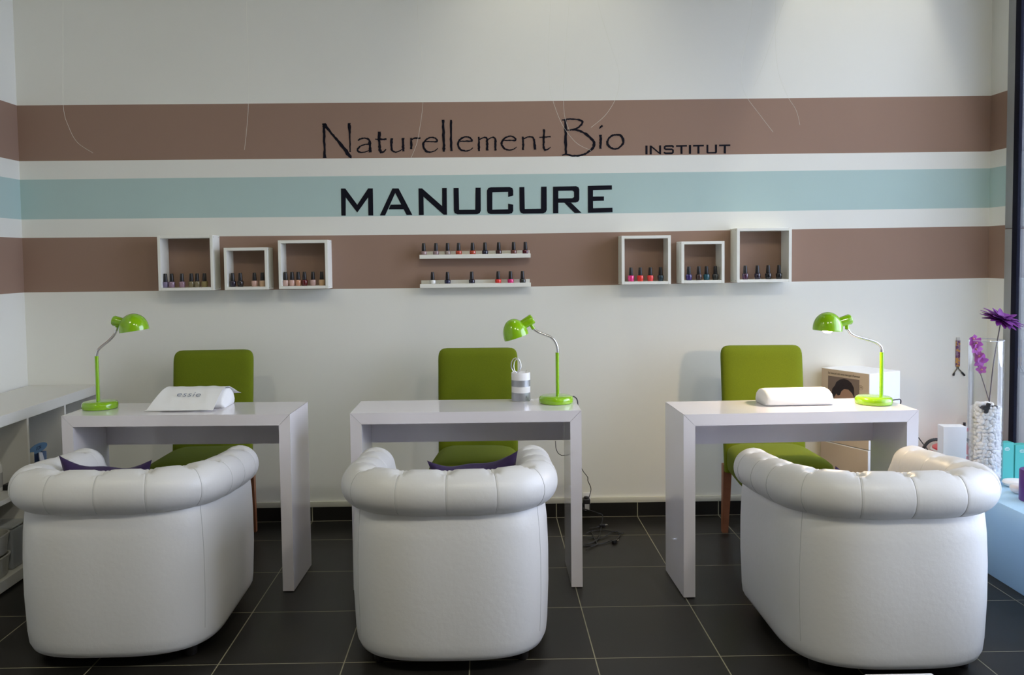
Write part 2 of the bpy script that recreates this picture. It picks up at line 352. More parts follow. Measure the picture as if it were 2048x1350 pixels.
NB = [
 (c5, [[(130,165,40),(135,230,36),(140,400,32),(145,600,30),(148,690,42)], [(140,175,40),(250,320,35),(370,460,36),(520,650,50),(530,685,40)], [(520,160,40),(525,300,32),(530,450,22),(533,600,18)]]),
 (c5, [[(650,425,22),(690,400,22),(750,390,18),(810,405,24),(830,450,34),(835,540,34),(838,605,36)], [(825,480,18),(760,485,16),(690,510,18),(645,560,26),(660,595,24),(730,605,16),(800,585,14),(835,570,14)]]),
 (c5, [[(975,290,40),(975,400,36),(978,520,36),(995,595,36),(1040,595,24),(1080,555,12)], [(910,405,12),(990,408,24),(1085,405,24)]]),
 (c5, [[(1160,390,36),(1160,500,34),(1170,570,32),(1220,600,18),(1280,585,14),(1325,555,14)], [(1335,385,36),(1335,500,32),(1340,590,34)]]),
 (c5, [[(1455,385,24),(1460,450,30),(1462,555,28)], [(1465,415,16),(1510,390,18),(1600,392,28)]]),
 (c5, [[(1660,440,14),(1750,440,16),(1850,440,22),(1830,395,24),(1770,378,18),(1700,400,20),(1650,460,28),(1645,520,32),(1680,580,30),(1750,600,20),(1820,580,14),(1865,540,8)]]),
 (c5, [[(1945,110,34),(1950,300,36),(1955,500,36),(1955,595,36)]]),
 (c6, [[(65,80,20),(65,250,22),(70,415,24)]]),
 (c6, [[(160,310,10),(230,308,12),(290,305,16),(270,272,16),(220,262,14),(165,290,18),(140,340,20),(165,395,18),(220,415,14),(270,405,10),(302,378,6)]]),
 (c6, [[(365,262,16),(367,340,22),(365,415,20)], [(372,290,12),(420,268,12),(450,280,18),(455,340,22),(455,410,22)], [(462,290,12),(510,268,12),(540,282,18),(545,340,22),(542,410,22)]]),
 (c6, [[(630,300,10),(700,300,12),(760,298,16),(745,268,16),(700,255,14),(640,280,18),(610,330,20),(635,385,18),(690,405,14),(740,395,10),(772,370,6)]]),
 (c6, [[(838,260,16),(842,330,20),(842,405,20)], [(848,285,12),(900,262,12),(948,270,18),(965,320,20),(968,400,22)]]),
 (c6, [[(1068,180,20),(1065,300,20),(1062,370,20),(1078,402,18),(1110,395,12),(1138,372,8)], [(1018,268,10),(1080,264,14),(1140,260,14)]]),
 (c6, [[(1295,78,24),(1300,200,26),(1300,350,26),(1302,450,24)], [(1258,82,10),(1330,72,14),(1420,74,16),(1480,95,20),(1470,130,18),(1420,170,14),(1350,188,14),(1310,188,10)], [(1370,185,14),(1450,198,18),(1530,240,24),(1600,310,28),(1600,370,26),(1540,430,20),(1460,460,18),(1380,466,18),(1310,452,14),(1262,460,10)]]),
 (c6, [[(1675,240,24),(1678,310,24),(1675,390,22)], [(1662,172,10),(1680,155,16),(1698,140,18)]]),
 (c6, [[(1840,240,16),(1890,245,20),(1920,290,22),(1915,340,20),(1860,388,14),(1800,385,18),(1755,345,22),(1760,290,20),(1800,250,18),(1840,240,16)]])]
ls = []
for cv, strokes in NB:
    bm = new()
    for s in strokes: stroke(bm, smooth2([(x, y, w * 1.1) for x, y, w in s], 5), cv, LD, 0.32)
    ls.append(bm)
letter_set('wall_lettering', 'handwritten-style black words Naturellement Bio across the upper brown stripe', 'lettering', ls, on_y(945, 278, 0))

# ================================================================== CONSOLE TABLES
TW, TD, TH, TT = 0.998, 0.318, 0.780, 0.049
def make_table(label, loc, rz):
    t = thing('console_table', label, 'table', loc, rz, 'manicure tables along the back wall'); g = .0006
    def prism(name, pts):
        bm = new(); poly_prism(bm, [Vector((x, 0, z)) for x, z in pts], Vector((0, TD, 0)))
        bmesh.ops.bevel(bm, geom=[e for e in bm.edges if len(e.link_faces) == 2 and e.calc_face_angle(0) > .5], offset=.0012, segments=1, affect='EDGES')
        return obj(name, bm, LACQ, t, smooth=False)
    prism('tabletop', [(g * 1.5, TH), (TW - g * 1.5, TH), (TW - TT - g, TH - TT), (TT + g, TH - TT)])
    prism('leg', [(0, 0.004), (TT, 0.004), (TT, TH - TT - g), (0, TH - g * 1.5)])
    prism('leg', [(TW - TT, 0.004), (TW, 0.004), (TW, TH - g * 1.5), (TW - TT, TH - TT - g)])
    bm = new(); box(bm, TT + .001, TW - TT - .001, TD - .022, TD - .002, .588, TH - TT - .001); obj('apron', bm, LACQ, t, smooth=False)
    for x in (.012, TW - .037):
        for y in (.02, TD - .045): bm = new(); box(bm, x, x + .025, y, y + .025, 0, .005); obj('foot_pad', bm, BLACKP, t, smooth=False)
    return t
TB = [(-.8743, -.9776, -.0350), (.3821, -1.0145, -.0041), (1.7907, -1.1523, .0281)]
for (x, y, a), l in zip(TB, ['white glossy console table at the left, with towel-draped hand rest on it', 'white glossy console table in the middle, with striped candle on it', 'white glossy console table at the right, with the lit green lamp on it']):
    make_table(l, (x, y, 0), a)

# ================================================================== GREEN CHAIRS
def make_chair():
    t = thing('upholstered_chair', '', 'chair', group='green upholstered chairs behind the tables')
    # seat : rounded block with crowned top
    bm = new(); N = 44; rings = []
    def outline(k, inset):
        a = 2 * PI * k / N; ca, sa = math.cos(a), math.sin(a); e = 0.32
        yy = -math.copysign(abs(sa) ** e, sa); xx = math.copysign(abs(ca) ** e, ca)
        w = .208 + .010 * (-yy); return Vector((xx * (w - inset), -.035 + yy * (.245 - inset), 0))
    for z, ins in ((.358, .012), (.362, .003), (.38, 0), (.44, 0), (.462, .006), (.476, .022), (.486, .05), (.492, .10), (.494, .16)):
        rings.append([outline(k, ins) + UP * z for k in range(N)])
    loft(bm, rings); obj('seat', bm, GREENF, t)
    # backrest
    bm = new(); rings = []; M_ = 16
    secs = [(.34, 0), (.45, 0), (.55, 0), (.7, 0), (.85, 0), (.915, 0), (.935, .001), (.950, .004), (.961, .009), (.969, .017), (.974, .028), (.976, .045)]
    for z, ins in secs:
        y = .175 + (z - .42) * .135; th = .040 - .006 * (z - .34) / .64
        ring = []
        for k in range(32):
            a = 2 * PI * k / 32; e = .35
            xx = math.copysign(abs(math.cos(a)) ** e, math.cos(a)); yy = math.copysign(abs(math.sin(a)) ** .6, math.sin(a))
            w = .204 + .004 * (z - .34) - ins
            ring.append(Vector((xx * w, y + yy * max(th - ins * .9, .006), z)))
        rings.append(ring)
    loft(bm, rings); obj('backrest', bm, GREENF, t)
    for sx in (-1, 1):
        bm = new(); rings = []
        for z, y, w in ((0, .250, .015), (.2, .222, .019), (.37, .205, .022)):
            rings.append([Vector((sx * .183 + dx * w, y + dy * w, z)) for dx, dy in ((-1, -1), (1, -1), (1, 1), (-1, 1))])
        loft(bm, rings); obj('leg', bm, WOOD, t, smooth=False)
        bm = new(); rings = []
        for z, y, w in ((0, -.245, .015), (.37, -.24, .022)):
            rings.append([Vector((sx * .190 + dx * w, y + dy * w, z)) for dx, dy in ((-1, -1), (1, -1), (1, 1), (-1, 1))])
        loft(bm, rings); obj('leg', bm, WOOD, t, smooth=False)
    return t
ch = make_chair(); ch.location = (-.455, -.425, 0); ch.rotation_euler = (0, 0, .03); ch['label'] = 'green upholstered chair behind the left table with the towel'
copy_thing(ch, (.915, -.50, 0), 'green upholstered chair behind the middle table with the candle', -.055)
copy_thing(ch, (2.375, -.555, 0), 'green upholstered chair behind the right table, beside stacked cartons', -.045)

# ================================================================== TUB ARMCHAIRS
def tub_path(a=.356, bq=.33, n=3.0, yf=.33):
    pts = [Vector((-a, yf, 0)), Vector((-a, yf * .5, 0))]
    for k in range(0, 181):
        th = PI + PI * k / 180; c, s_ = math.cos(th), math.sin(th)
        pts.append(Vector((a * math.copysign(abs(c) ** (2 / n), c), -bq * abs(s_) ** (2 / n), 0)))
    pts += [Vector((a, yf * .5, 0)), Vector((a, yf, 0))]
    d = [0]
    for p, q in zip(pts, pts[1:]): d.append(d[-1] + (q - p).length)
    return pts, d
TPTS, TD_ = tub_path()
TL = TD_[-1]
def at_s(s):
    s = min(max(s, 0), TL); i = 0
    lo, hi = 0, len(TD_) - 1
    while hi - lo > 1:
        mid = (lo + hi) // 2
        if TD_[mid] <= s: lo = mid
        else: hi = mid
    seg = TD_[hi] - TD_[lo]; t = (s - TD_[lo]) / seg if seg > 1e-9 else 0
    return TPTS[lo].lerp(TPTS[hi], t)
def tub_frame(s):
    h = .03
    p = at_s(s); q0, q1 = at_s(s - h), at_s(s + h); t = (q1 - q0).normalized()
    return p, Vector((t.y, -t.x, 0))      # outward normal
def sstep(x): x = min(max(x, 0), 1); return x * x * (3 - 2 * x)
def make_tub(label, loc, sign, rz=0.0):
    t = thing('tub_armchair', label, 'armchair', loc, rz, 'white tub armchairs facing the tables')
    seams = [TL / 2 - sign * .001 + k * .165 for k in range(-6, 7)]; seams = [s for s in seams if .06 < s < TL - .06]
    # outer shell
    bm = new(); prof = [(-.055, .044), (-.034, .044), (-.014, .053), (-.004, .074), (0, .11), (.006, .25), (.006, .38), (.002, .48), (-.006, .56), (-.03, .60), (-.085, .60), (-.092, .45), (-.092, .20), (-.085, .044)]
    rings = []
    for k in range(121):
        s = TL * k / 120; p, n = tub_frame(s); rings.append([p + n * o + UP * z for o, z in prof])
    loft(bm, rings); obj('shell', bm, LEATH, t, angle=50)
    # seat base
    def dshape(off, z, yf):
        r = []
        for k in range(81):
            p, n = tub_frame(TL * k / 80); q = p + n * off; q = Vector((q.x, min(q.y, yf), z)); r.append(q)
        return r
    bm = new(); loft(bm, [dshape(-.090, z, yf) for z, yf in ((.07, .30), (.08, .318), (.11, .325), (.27, .325), (.30, .31))]); obj('seat_base', bm, LEATH, t, angle=50)
    bm = new(); loft(bm, [dshape(-.110 - i, z, yf) for z, yf, i in ((.295, .30, .03), (.31, .335, .012), (.35, .345, .008), (.40, .340, .010), (.43, .31, .02), (.44, .27, .06))]); obj('seat_cushion', bm, LEATH, t, angle=60)
    # rolled tufted padding
    ss = set(TL * k / 150 for k in range(151))
    for s0 in seams:
        for d in (0, .0022, .005, .009, .015, .022): ss.update((s0 - d, s0 + d))
    ss = sorted(s for s in ss if 0 <= s <= TL)
    TH_ = [-80 + i * 9 for i in range(29)]     # -80 .. 172 deg
    rings = []; R0 = .079; RO = -.035; BT = 90
    def zc(p): return .636 - .048 * sstep((p.y + .33) / .66)
    for s in ss:
        p, n = tub_frame(s); c0 = p + n * RO; z0 = zc(p)
        ds = min(abs(s - q) for q in seams); ring = []
        for th in TH_:
            a = math.radians(th)
            r = R0 * (1.004 - .016 * math.exp(-(ds / .035) ** 2)) - .0012 * math.exp(-(ds / .0032) ** 2)
            db = R0 * math.radians(th - BT)
            r -= .022 * math.exp(-(ds / .023) ** 2 - (db / .026) ** 2)
            phi = math.atan2(db, ds + 1e-6); dd = math.hypot(ds, db)
            r += .0022 * math.cos(9 * phi) * math.exp(-((dd - .03) / .018) ** 2)
            endf = sstep(min(s, TL - s) / .035); r *= .86 + .14 * endf
            ring.append(c0 + n * (r * math.cos(a)) + UP * (z0 + r * math.sin(a)))
        puff = .010 * (1 - math.exp(-(ds / .05) ** 2))
        ring.append(c0 + n * (-.082 - puff) + UP * (z0 - .05)); ring.append(c0 + n * (-.088 - puff) + UP * .49); ring.append(c0 + n * -.092 + UP * .42)
        ring.append(c0 + n * -.04 + UP * .42); ring.append(c0 + n * -.02 + UP * (z0 - .06))
        rings.append(ring)
    bm = new(); loft(bm, rings, True, False)
    bm.verts.ensure_lookup_table(); K = len(rings[0])
    ends = [[bm.verts[ri * K + k] for k in range(K)] for ri in (0, len(rings) - 1)]
    for vv in ends:
        cen = sum((v.co for v in vv), Vector()) / K; cv_ = bm.verts.new(Vector((cen.x, cen.y + .022, cen.z + .03)))
        for k in range(K): bm.faces.new((vv[k], vv[(k + 1) % K], cv_))
    obj('rolled_padding', bm, LEATH, t, angle=60)
    for s0 in seams:
        p, n = tub_frame(s0); a = math.radians(BT); r = R0 * .988 - .021
        q = p + n * (RO + r * math.cos(a)) + UP * (zc(p) + r * math.sin(a)); d = (n * math.cos(a) + UP * math.sin(a)).normalized()
        bm = new(); ell(bm, q, .011, .011, .005, 14, 8, Vector((0, 0, 1)).rotation_difference(d).to_matrix().to_4x4()); obj('tuft_button', bm, LEATH, t)
    for s0 in seams:
        p, n = tub_frame(s0); pts = []
        for th in range(-56, 86, 7):
            a = math.radians(th); db = R0 * math.radians(th - BT); r = R0 * .988 - .0008 - .022 * math.exp(-(db / .026) ** 2)
            pts.append(p + n * (RO + r * math.cos(a)) + UP * (zc(p) + r * math.sin(a)))
        bm = new(); tube(bm, pts, .0009, 6); obj('roll_seam', bm, SEAMM, t)
    # piping seams down the shell
    for s0 in (TL * .5 + .355, TL * .5 - .355):
        p, n = tub_frame(s0); bm = new(); tube(bm, [p + n * (o - .0004) + UP * z for o, z in prof[4:9]], .0013, 6); obj('shell_seam', bm, SEAMM, t)
    for x, y in ((-.255, -.19), (.255, -.19), (-.28, .27), (.28, .27)):
        bm = new(); lathe(bm, [(.019, 0), (.022, .004), (.027, .050)], 20, Matrix.Translation((x, y, 0))); obj('leg', bm, DARKLEG, t)
    bm = new(); loft(bm, [dshape(-.05, z, .30) for z in (.036, .048)]); obj('dark_underside', bm, DARKLEG, t, smooth=False)  # thin dark sheet below the shell
    return t
make_tub('white tufted tub armchair at the left, in front of the towel table', (-.386, -1.403, 0), 1, .02)
make_tub('white tufted tub armchair in the middle, in front of the candle table', (.833, -1.472, 0), 1, 0)
make_tub('white tufted tub armchair at the right, beside the pale blue plinth', (2.360, -1.585, 0), -1, .0)

# purple cushions
def make_cushion(label, tl, tr, drop, lean):
    tl, tr = Vector(tl), Vector(tr); w = (tr - tl).length; x = (tr - tl).normalized(); dn = Vector((0, lean, -drop)); h = dn.length; y = -dn.normalized()
    M = axes(x, y, (tl + tr) / 2 + dn / 2); bm = new(); n = 20
    def P(u, v, s):
        e = (1 - abs(u) ** 2.2) * (1 - abs(v) ** 2.2); pin = 1 - .10 * (1 - v * v) * abs(u) ** 2; pin2 = 1 - .42 * (1 - u * u) * abs(v) ** 2
        return Vector((u * w / 2 * pin, v * h / 2 * pin2 + .004 * math.sin(7 * u + 2), s * .052 * max(e, 0) ** .55))
    vs = {}
    for s in (1, -1):
        for i in range(n + 1):
            for j in range(n + 1):
                edge = i in (0, n) or j in (0, n)
                if edge and s == -1: vs[i, j, s] = vs[i, j, 1]
                else: vs[i, j, s] = bm.verts.new(P(2 * i / n - 1, 2 * j / n - 1, s))
        for i in range(n):
            for j in range(n):
                f = [vs[i, j, s], vs[i + 1, j, s], vs[i + 1, j + 1, s], vs[i, j + 1, s]]
                bm.faces.new(f if s == 1 else f[::-1])
    o = obj('cushion', bm, PURPLE, None, angle=80); o.matrix_world = M; return tag(o, label, 'cushion', 'purple cushions on the armchairs')
make_cushion('purple cushion peeping over the back of the left armchair', (-.648, -1.50, .722), (-.322, -1.45, .690), .27, .09)
make_cushion('purple cushion in the middle armchair, its right corner sticking up', (.752, -1.455, .672), (1.098, -1.44, .703), .26, .10)
make_cushion('purple cushion almost hidden behind the back of the right armchair', (2.235, -1.58, .660), (2.52, -1.58, .622), .20, .10)

# ================================================================== DESK LAMPS
def make_lamp(label, center, Z, stem_px, neck_px, sock, shade, lit, cord):
    """stem_px: (x, y) top of green stem; neck_px list; sock: (end px, shade-side px); shade: (rim left, rim right, apex)"""
    c = Vector(center); Y = c.y
    t = thing('desk_lamp', label, 'lamp', c, 0, 'green gooseneck desk lamps')
    def L(px, py, dy=0): return on_y(px, py, Y + dy) - c
    bm = new(); lathe(bm, [(.0, .0005), (.073, .0005), (.076, .002), (.0775, .006), (.0778, .016), (.0768, .024), (.073, .030), (.066, .033), (.03, .0345), (0, .035)], 48); obj('base', bm, LGREEN, t)
    top = L(*stem_px); bm = new(); tube(bm, [Vector((top.x, 0, .030)), Vector((top.x, 0, top.z * .5)), Vector((top.x, 0, top.z))], .0082, 16); obj('stem', bm, LGREEN, t)
    pth = smooth_path([Vector((top.x, 0, top.z - .01))] + [L(*p) for p in neck_px], 10)
    rs = [.0056 + .0003 * math.cos(i * 2.6) for i in range(len(pth))]
    bm = new(); tube(bm, pth, rs, 12); obj('gooseneck', bm, CHROME, t)
    e, s_ = L(*sock[0]), L(*sock[1]); ax = (e - s_).normalized()
    Mz = Matrix.Translation(s_) @ Vector((0, 0, 1)).rotation_difference(ax).to_matrix().to_4x4(); ln = (e - s_).length
    bm = new(); lathe(bm, [(0, -.012), (.0215, -.012), (.0225, ln * .5), (.0235, ln - .006), (.020, ln), (0, ln + .001)], 28, Mz)
    nk = L(*neck_px[-1]); mid = s_.lerp(e, .55); tube(bm, [nk + (nk - mid) * .15, mid], .0085, 14); obj('lamp_socket', bm, LGREEN, t)
    rl, rr, ap = (L(*p) for p in shade); cen = (rl + rr) / 2; R = (rr - rl).length / 2; axd = (ap - cen); hh = axd.length
    right_ = (rr - rl).normalized(); axd = (axd - right_ * axd.dot(right_)).normalized()
    Ms = Matrix.Translation(cen) @ Matrix(((right_.x, 0, axd.x, 0), (0, 1, 0, 0), (right_.z, 0, axd.z, 0), (0, 0, 0, 1)))
    prof = [(R, 0), (R * 1.005, hh * .12)]
    for k in range(1, 13): a = PI / 2 * k / 12; prof.append((R * math.cos(a), hh * .12 + hh * .88 * math.sin(a)))
    prof[-1] = (0.0005, hh)
    inner = [(max(r - .0025, .0005), max(z - .0025, 0)) for r, z in reversed(prof)]
    bm = new(); lathe(bm, prof, 40, Ms, True); obj('lamp_shade', bm, LGREEN, t)
    shp = [o for o in t.children if o.name.startswith('lamp_shade')][0]
    bm = new(); lathe(bm, inner, 40, Ms, True); obj('shade_lining', bm, mat('shade_white', (.85, .85, .8), .5), shp)
    bm = new(); lathe(bm, [(0, -.012), (.012, -.010), (.020, -.003), (.024, .008), (.022, .022), (.013, .036), (.012, .048), (0, .05)] if lit else [(0, .012), (.012, .013), (.02, .019), (.024, .028), (.02, .04), (.012, .05), (0, .052)], 24, Ms)
    obj('bulb', bm, mat('bulb_lit', (1, .9, .75), .3, emit=(1, .74, .45), estr=lit) if lit else mat('bulb_off', (.85, .85, .82), .3), t)
    if cord:
        bm = new(); tube(bm, smooth_path([Vector(p) - c for p in cord], 6), .0028, 8); obj('power_cord', bm, BLACKP, t)
    return t
Z0 = TH
make_lamp('green desk lamp on the left table, head turned to the right', (-.788, -.795, Z0), Z0, (193, 712),
          [(194.5, 704), (199, 697), (207, 690), (216, 683), (224, 675), (230, 667), (233.5, 658), (234.5, 653)], ((226, 641), (247, 646)), ((240.5, 666), (297, 657.5), (267.5, 627)), 0,
          [(-.86, -.77, Z0 + .012), (-.885, -.755, Z0 + .006), (-.898, -.74, Z0 - .03), (-.90, -.70, Z0 - .2)])
make_lamp('green desk lamp on the middle table, beside the striped candle', (1.288, -.815, Z0), Z0, (1114.5, 705),
          [(1115, 698), (1112.5, 688), (1107, 679), (1099, 673), (1088, 669), (1078, 665), (1070, 660), (1066, 656)], ((1066, 637), (1048, 648)), ((1009.5, 682.5), (1057.5, 666), (1024, 638)), 0,
          [(1.350, -.765, Z0 + .016), (1.375, -.75, Z0 + .016), (1.392, -.75, Z0 - .005), (1.393, -.745, Z0 - .07), (1.391, -.735, .68), (1.395, -.72, .62), (1.390, -.705, .52)])
make_lamp('lit green desk lamp on the right table, beside white hand rest', (2.675, -.955, Z0), Z0, (1763.5, 704),
          [(1763.5, 698), (1760, 691), (1753, 685.5), (1742, 681), (1727, 677), (1713, 673), (1703, 668), (1697, 661), (1694, 656)], ((1701.5, 638), (1682, 644)), ((1626.5, 659.5), (1683, 662), (1655, 624)), 520.0,
          [(2.752, -.96, Z0 + .014), (2.778, -.955, Z0 + .016), (2.80, -.945, Z0 + .010), (2.802, -.93, Z0 - .04), (2.80, -.92, .6)])
# in-line switch on the middle lamp's cord is a part of that lamp
lamp2 = [o for o in COL.objects if o.get('label', '').startswith('green desk lamp on the middle')][0]
bm = new(); rings = []
for z, w, d in ((.700, .004, .008), (.695, .008, .014), (.66, .008, .014), (.60, .003, .006)):
    rings.append([Vector((1.395 + sx * w, -.72 + sy * d, z)) - lamp2.location for sx, sy in ((-1, -1), (1, -1), (1, 1), (-1, 1))])
loft(bm, rings); obj('cord_switch', bm, BLACKP, lamp2, smooth=False)

# ================================================================== ON THE TABLES
# left: hand rest under a towel
def rot_table(i, x, y): a = TB[i][2]; return Vector((TB[i][0] + x * math.cos(a) - y * math.sin(a), TB[i][1] + x * math.sin(a) + y * math.cos(a), 0))
hr = thing('hand_rest', 'white padded hand rest under the lettered towel on the left table', 'hand rest', (-.365, -.765, Z0), -.035)
prof = [(-.085, .012), (-.088, .022), (-.075, .045), (-.045, .070), (-.005, .080), (.04, .074), (.075, .05), (.088, .025), (.084, .01), (.07, .0), (-.07, .0)]
bm = new(); rings = []
for x, k in ((-.135, .8), (-.132, .92), (-.125, 1), (.145, 1), (.153, .94), (.157, .82)): rings.append([Vector((x, y * k, .001 + z * k)) for y, z in prof])
loft(bm, rings); obj('padding', bm, TERRY, hr, angle=60)
tw = thing('towel', 'white towel with grey printed word draped over the left hand rest', 'towel', (-.365, -.765, Z0), -.035)
tp = [(-.150, .0015), (-.146, .004), (-.118, .030), (-.090, .054), (-.060, .076), (-.030, .085), (.00, .0855), (.035, .081), (.065, .066), (.090, .048), (.100, .040)]
bm = new(); top, bot = [], []; NX = 24
for i in range(NX + 1):
    u = i / NX; r1 = []
    for j, (y, z) in enumerate(tp):
        v = j / (len(tp) - 1); xl = -.175 + .055 * min(v * 2.2, 1); xr_ = .130 + .018 * min(v * 2.2, 1)
        if v > .75: xl = -.10 + (v - .75) * .3; xr_ = .150 + .03 * (v - .75) * 4
        wob = .0014 * math.sin(9 * u + 3 * v) + .0012 * math.sin(23 * u + 5 * v)
        r1.append(Vector((xl + (xr_ - xl) * u, y - (.003 * math.sin(6 * u) if j == 0 else 0), z + .003 + max(wob, -.001) * (1 if 0 < j else .2))))
    top.append(r1)
n_ = len(tp); vt = [[bm.verts.new(p + Vector((0, -.0012, .0014))) for p in r] for r in top]; vb = [[bm.verts.new(p) for p in r] for r in top]
for i in range(NX):
    for j in range(n_ - 1):
        bm.faces.new((vt[i][j], vt[i + 1][j], vt[i + 1][j + 1], vt[i][j + 1])); bm.faces.new((vb[i][j + 1], vb[i + 1][j + 1], vb[i + 1][j], vb[i][j]))
for i in range(NX):
    for j in (0, n_ - 1): bm.faces.new((vt[i][j], vt[i + 1][j], vb[i + 1][j], vb[i][j]))
for j in range(n_ - 1):
    for i in (0, NX): bm.faces.new((vt[i][j], vt[i][j + 1], vb[i][j + 1], vb[i][j]))
obj('cloth', bm, TERRY, tw, angle=70)
slope = (Vector((0, -.060, .076)) - Vector((0, -.118, .030))).normalized(); mid = Vector((.003, -.083, .0625))
Mx = axes((1, 0, -.03), slope, mid + Vector((0, -slope.z, slope.y)) * .0048)
obj('printed_word', text_bm('essie', .042, Mx, .0004, .12, 1.05, -.0006, .106), mat('print_grey', (.22, .25, .32), .7), tw, smooth=False)
# middle: striped candle with looped handle
cd = thing('pillar_candle', 'white and silver striped pillar candle with chrome loop on middle table', 'candle', (1.131, -.742, Z0))
WAX = mat('candle_wax', (.80, .80, .82), .5, sss=.1); SILV = mat('candle_silver', (.42, .44, .48), .35, metal=.7)
bm = new(); R = .0435
lathe(bm, [(0, 0), (R - .003, 0), (R, .004), (R, .128), (R - .0015, .132), (R - .006, .130), (R - .014, .127), (0, .126)], 40); obj('wax', bm, WAX, cd)
for z0, z1 in ((.003, .040), (.068, .098)):
    bm = new(); lathe(bm, [(R - .002, z0), (R + .0006, z0), (R + .0006, z1), (R - .002, z1)], 40); obj('silver_band', bm, SILV, cd)
a = on_y(1051, 793, -.742 - R) - cd.location
bm = new(); lathe(bm, [(0, 0), (.006, 0), (.0055, .001), (0, .0012)], 16, axes((1, 0, 0), (0, 0, 1), Vector((.021, -R * .877, .022))) ); obj('seal', bm, mat('seal_grey', (.25, .27, .30), .5), cd)
bm = new(); tube(bm, [(.024, .0, .124), (.0245, 0, .133), (.026, 0, .141)], .0012, 8); obj('wick', bm, mat('wick', (.45, .42, .36), .9), cd)
for k, (cx_, cy_, w_, tl_) in enumerate(((-.021, .004, .0215, -.01), (-.017, -.004, .0165, .01))):
    bm = new(); pts = []
    for i in range(25):
        u = -PI / 2 + .25 + (2 * PI - .5) * i / 24; pts.append(Vector((cx_ + w_ * math.cos(u) + tl_ * .1, cy_ + .006 * math.sin(u + k) * (1 if k else -1), (.164, .161)[k] + (.034, .031)[k] * math.sin(u))))
    pts = [Vector((cx_ - .002, cy_, .118))] + pts + [Vector((cx_ + .002, cy_, .118))]
    tube(bm, smooth_path(pts, 3), .0026, 10); obj('loop_handle', bm, CHROME, cd)
# right: white hand rest
wr = thing('hand_rest', 'plain white half-round hand rest under the lit lamp', 'hand rest', (2.335, -.918, Z0), .028)
prof = [(-.072, .004), (-.078, .014), (-.076, .030), (-.060, .052), (-.030, .066), (.005, .069), (.040, .062), (.066, .044), (.076, .022), (.074, .006), (.06, .0), (-.06, .0)]
bm = new(); rings = []
for x, k in ((-.150, .80), (-.147, .90), (-.140, .97), (-.128, 1), (.128, 1), (.143, .96), (.150, .88), (.153, .76)): rings.append([Vector((x, y * k, .001 + z * k)) for y, z in prof])
loft(bm, rings); obj('padding', bm, TERRY, wr, angle=60)

# ================================================================== WALL BOXES, LEDGES, POLISH BOTTLES
D_BOX = .12
def wall_box(label, x0, z0, w, h, group):
    th = .0155; t = thing('display_box', label, 'wall box', (x0 + w / 2, 0, z0), 0, group)
    a = -w / 2
    for nm, dims in (('side_panel', (a, a + th, 0, h)), ('side_panel', (a + w - th, a + w, 0, h)), ('top_panel', (a + th, a + w - th, h - th, h)), ('bottom_panel', (a + th, a + w - th, 0, th))):
        bm = new(); box(bm, dims[0], dims[1], -D_BOX, .0005, dims[2], dims[3], .0008, 1); p = obj(nm, bm, BOXW, t)
        if nm == 'side_panel':
            sx = dims[0] if dims[0] == a else dims[1]
            for y, z in ((-.02, .010), (-.10, .010), (-.02, h - .010), (-.10, h - .010)):
                bm = new(); ell(bm, (sx, y, z), .001, .0025, .0025, 8, 6); obj('screw', bm, mat('screw_grey', (.25, .25, .24), .5), p)
    return t
BX = [('largest white box of the left trio, holding six clear bottles', -.764, 1.289, .293, .293), ('smallest white box of the left trio, two dark and two pale bottles', -.414, 1.289, .231, .224),
      ('rightmost white box of the left trio, six bottles, one dark red', -.126, 1.290, .263, .259), ('white box of the right trio nearest the ledges, pink and red bottles', 1.701, 1.291, .263, .260),
      ('smallest white box of the right trio, indigo and teal bottles', 2.020, 1.293, .231, .224), ('largest white box of the right trio, four dark bottles', 2.317, 1.294, .294, .290)]
for i, (l, x0, z0, w, h) in enumerate(BX): wall_box(l, x0, z0, w, h, 'white boxes left of the ledges' if i < 3 else 'white boxes right of the ledges')
def ledge(label, z0):
    t = thing('picture_ledge', label, 'wall shelf', (.919, 0, z0), 0, 'two white ledges under the word on the wall'); h = .299
    bm = new(); box(bm, -h, h, -.062, -.0005, 0, .010, .0006, 1); obj('board', bm, BOXW, t)
    bm = new(); box(bm, -h, h, -.072, -.062, 0, .022, .0008, 1); obj('front_lip', bm, BOXW, t)
    bm = new(); box(bm, -h + .003, h - .003, -.012, -.0005, .010, .040, .0008, 1); obj('back_rail', bm, BOXW, t)
ledge('upper white wall ledge, holding nine polish bottles', 1.4415); ledge('lower white wall ledge, holding six polish bottles and one tiny stone', 1.2845)
def bottle_mat(name, col, clear):
    if clear: return mat('polish_' + name, col, .12, coat=.4, var=(300, .35))
    return mat('polish_' + name, col, .12, coat=.5)
protoB = None
BODY = [(0, 0), (.0135, 0), (.0147, .002), (.0162, .012), (.0170, .023), (.0168, .0275), (.0150, .0312), (.0095, .0325), (0, .033)]
CAPP = [(0, .0325), (.0108, .0325), (.0112, .034), (.0102, .055), (.0088, .0725), (.0080, .0745), (0, .075)]
body_mesh = {}
def bottle(colname, col, px, Y, z, label, group, clear=False):
    global cap_me
    t = thing('nail_polish_bottle', label, 'nail polish', (on_y(px, 545, Y).x, Y, z), 0, group)
    if colname not in body_mesh:
        bm = new(); lathe(bm, BODY, 20); o = obj('bottle_body', bm, bottle_mat(colname, col, clear), t); body_mesh[colname] = o.data
    else:
        o = bpy.data.objects.new('bottle_body', body_mesh[colname]); COL.objects.link(o); o.parent = t
    if 'cap' not in body_mesh:
        bm = new(); lathe(bm, CAPP, 18); o = obj('cap', bm, CAPBLK, t); body_mesh['cap'] = o.data
    else:
        o = bpy.data.objects.new('cap', body_mesh['cap']); COL.objects.link(o); o.parent = t
    return t
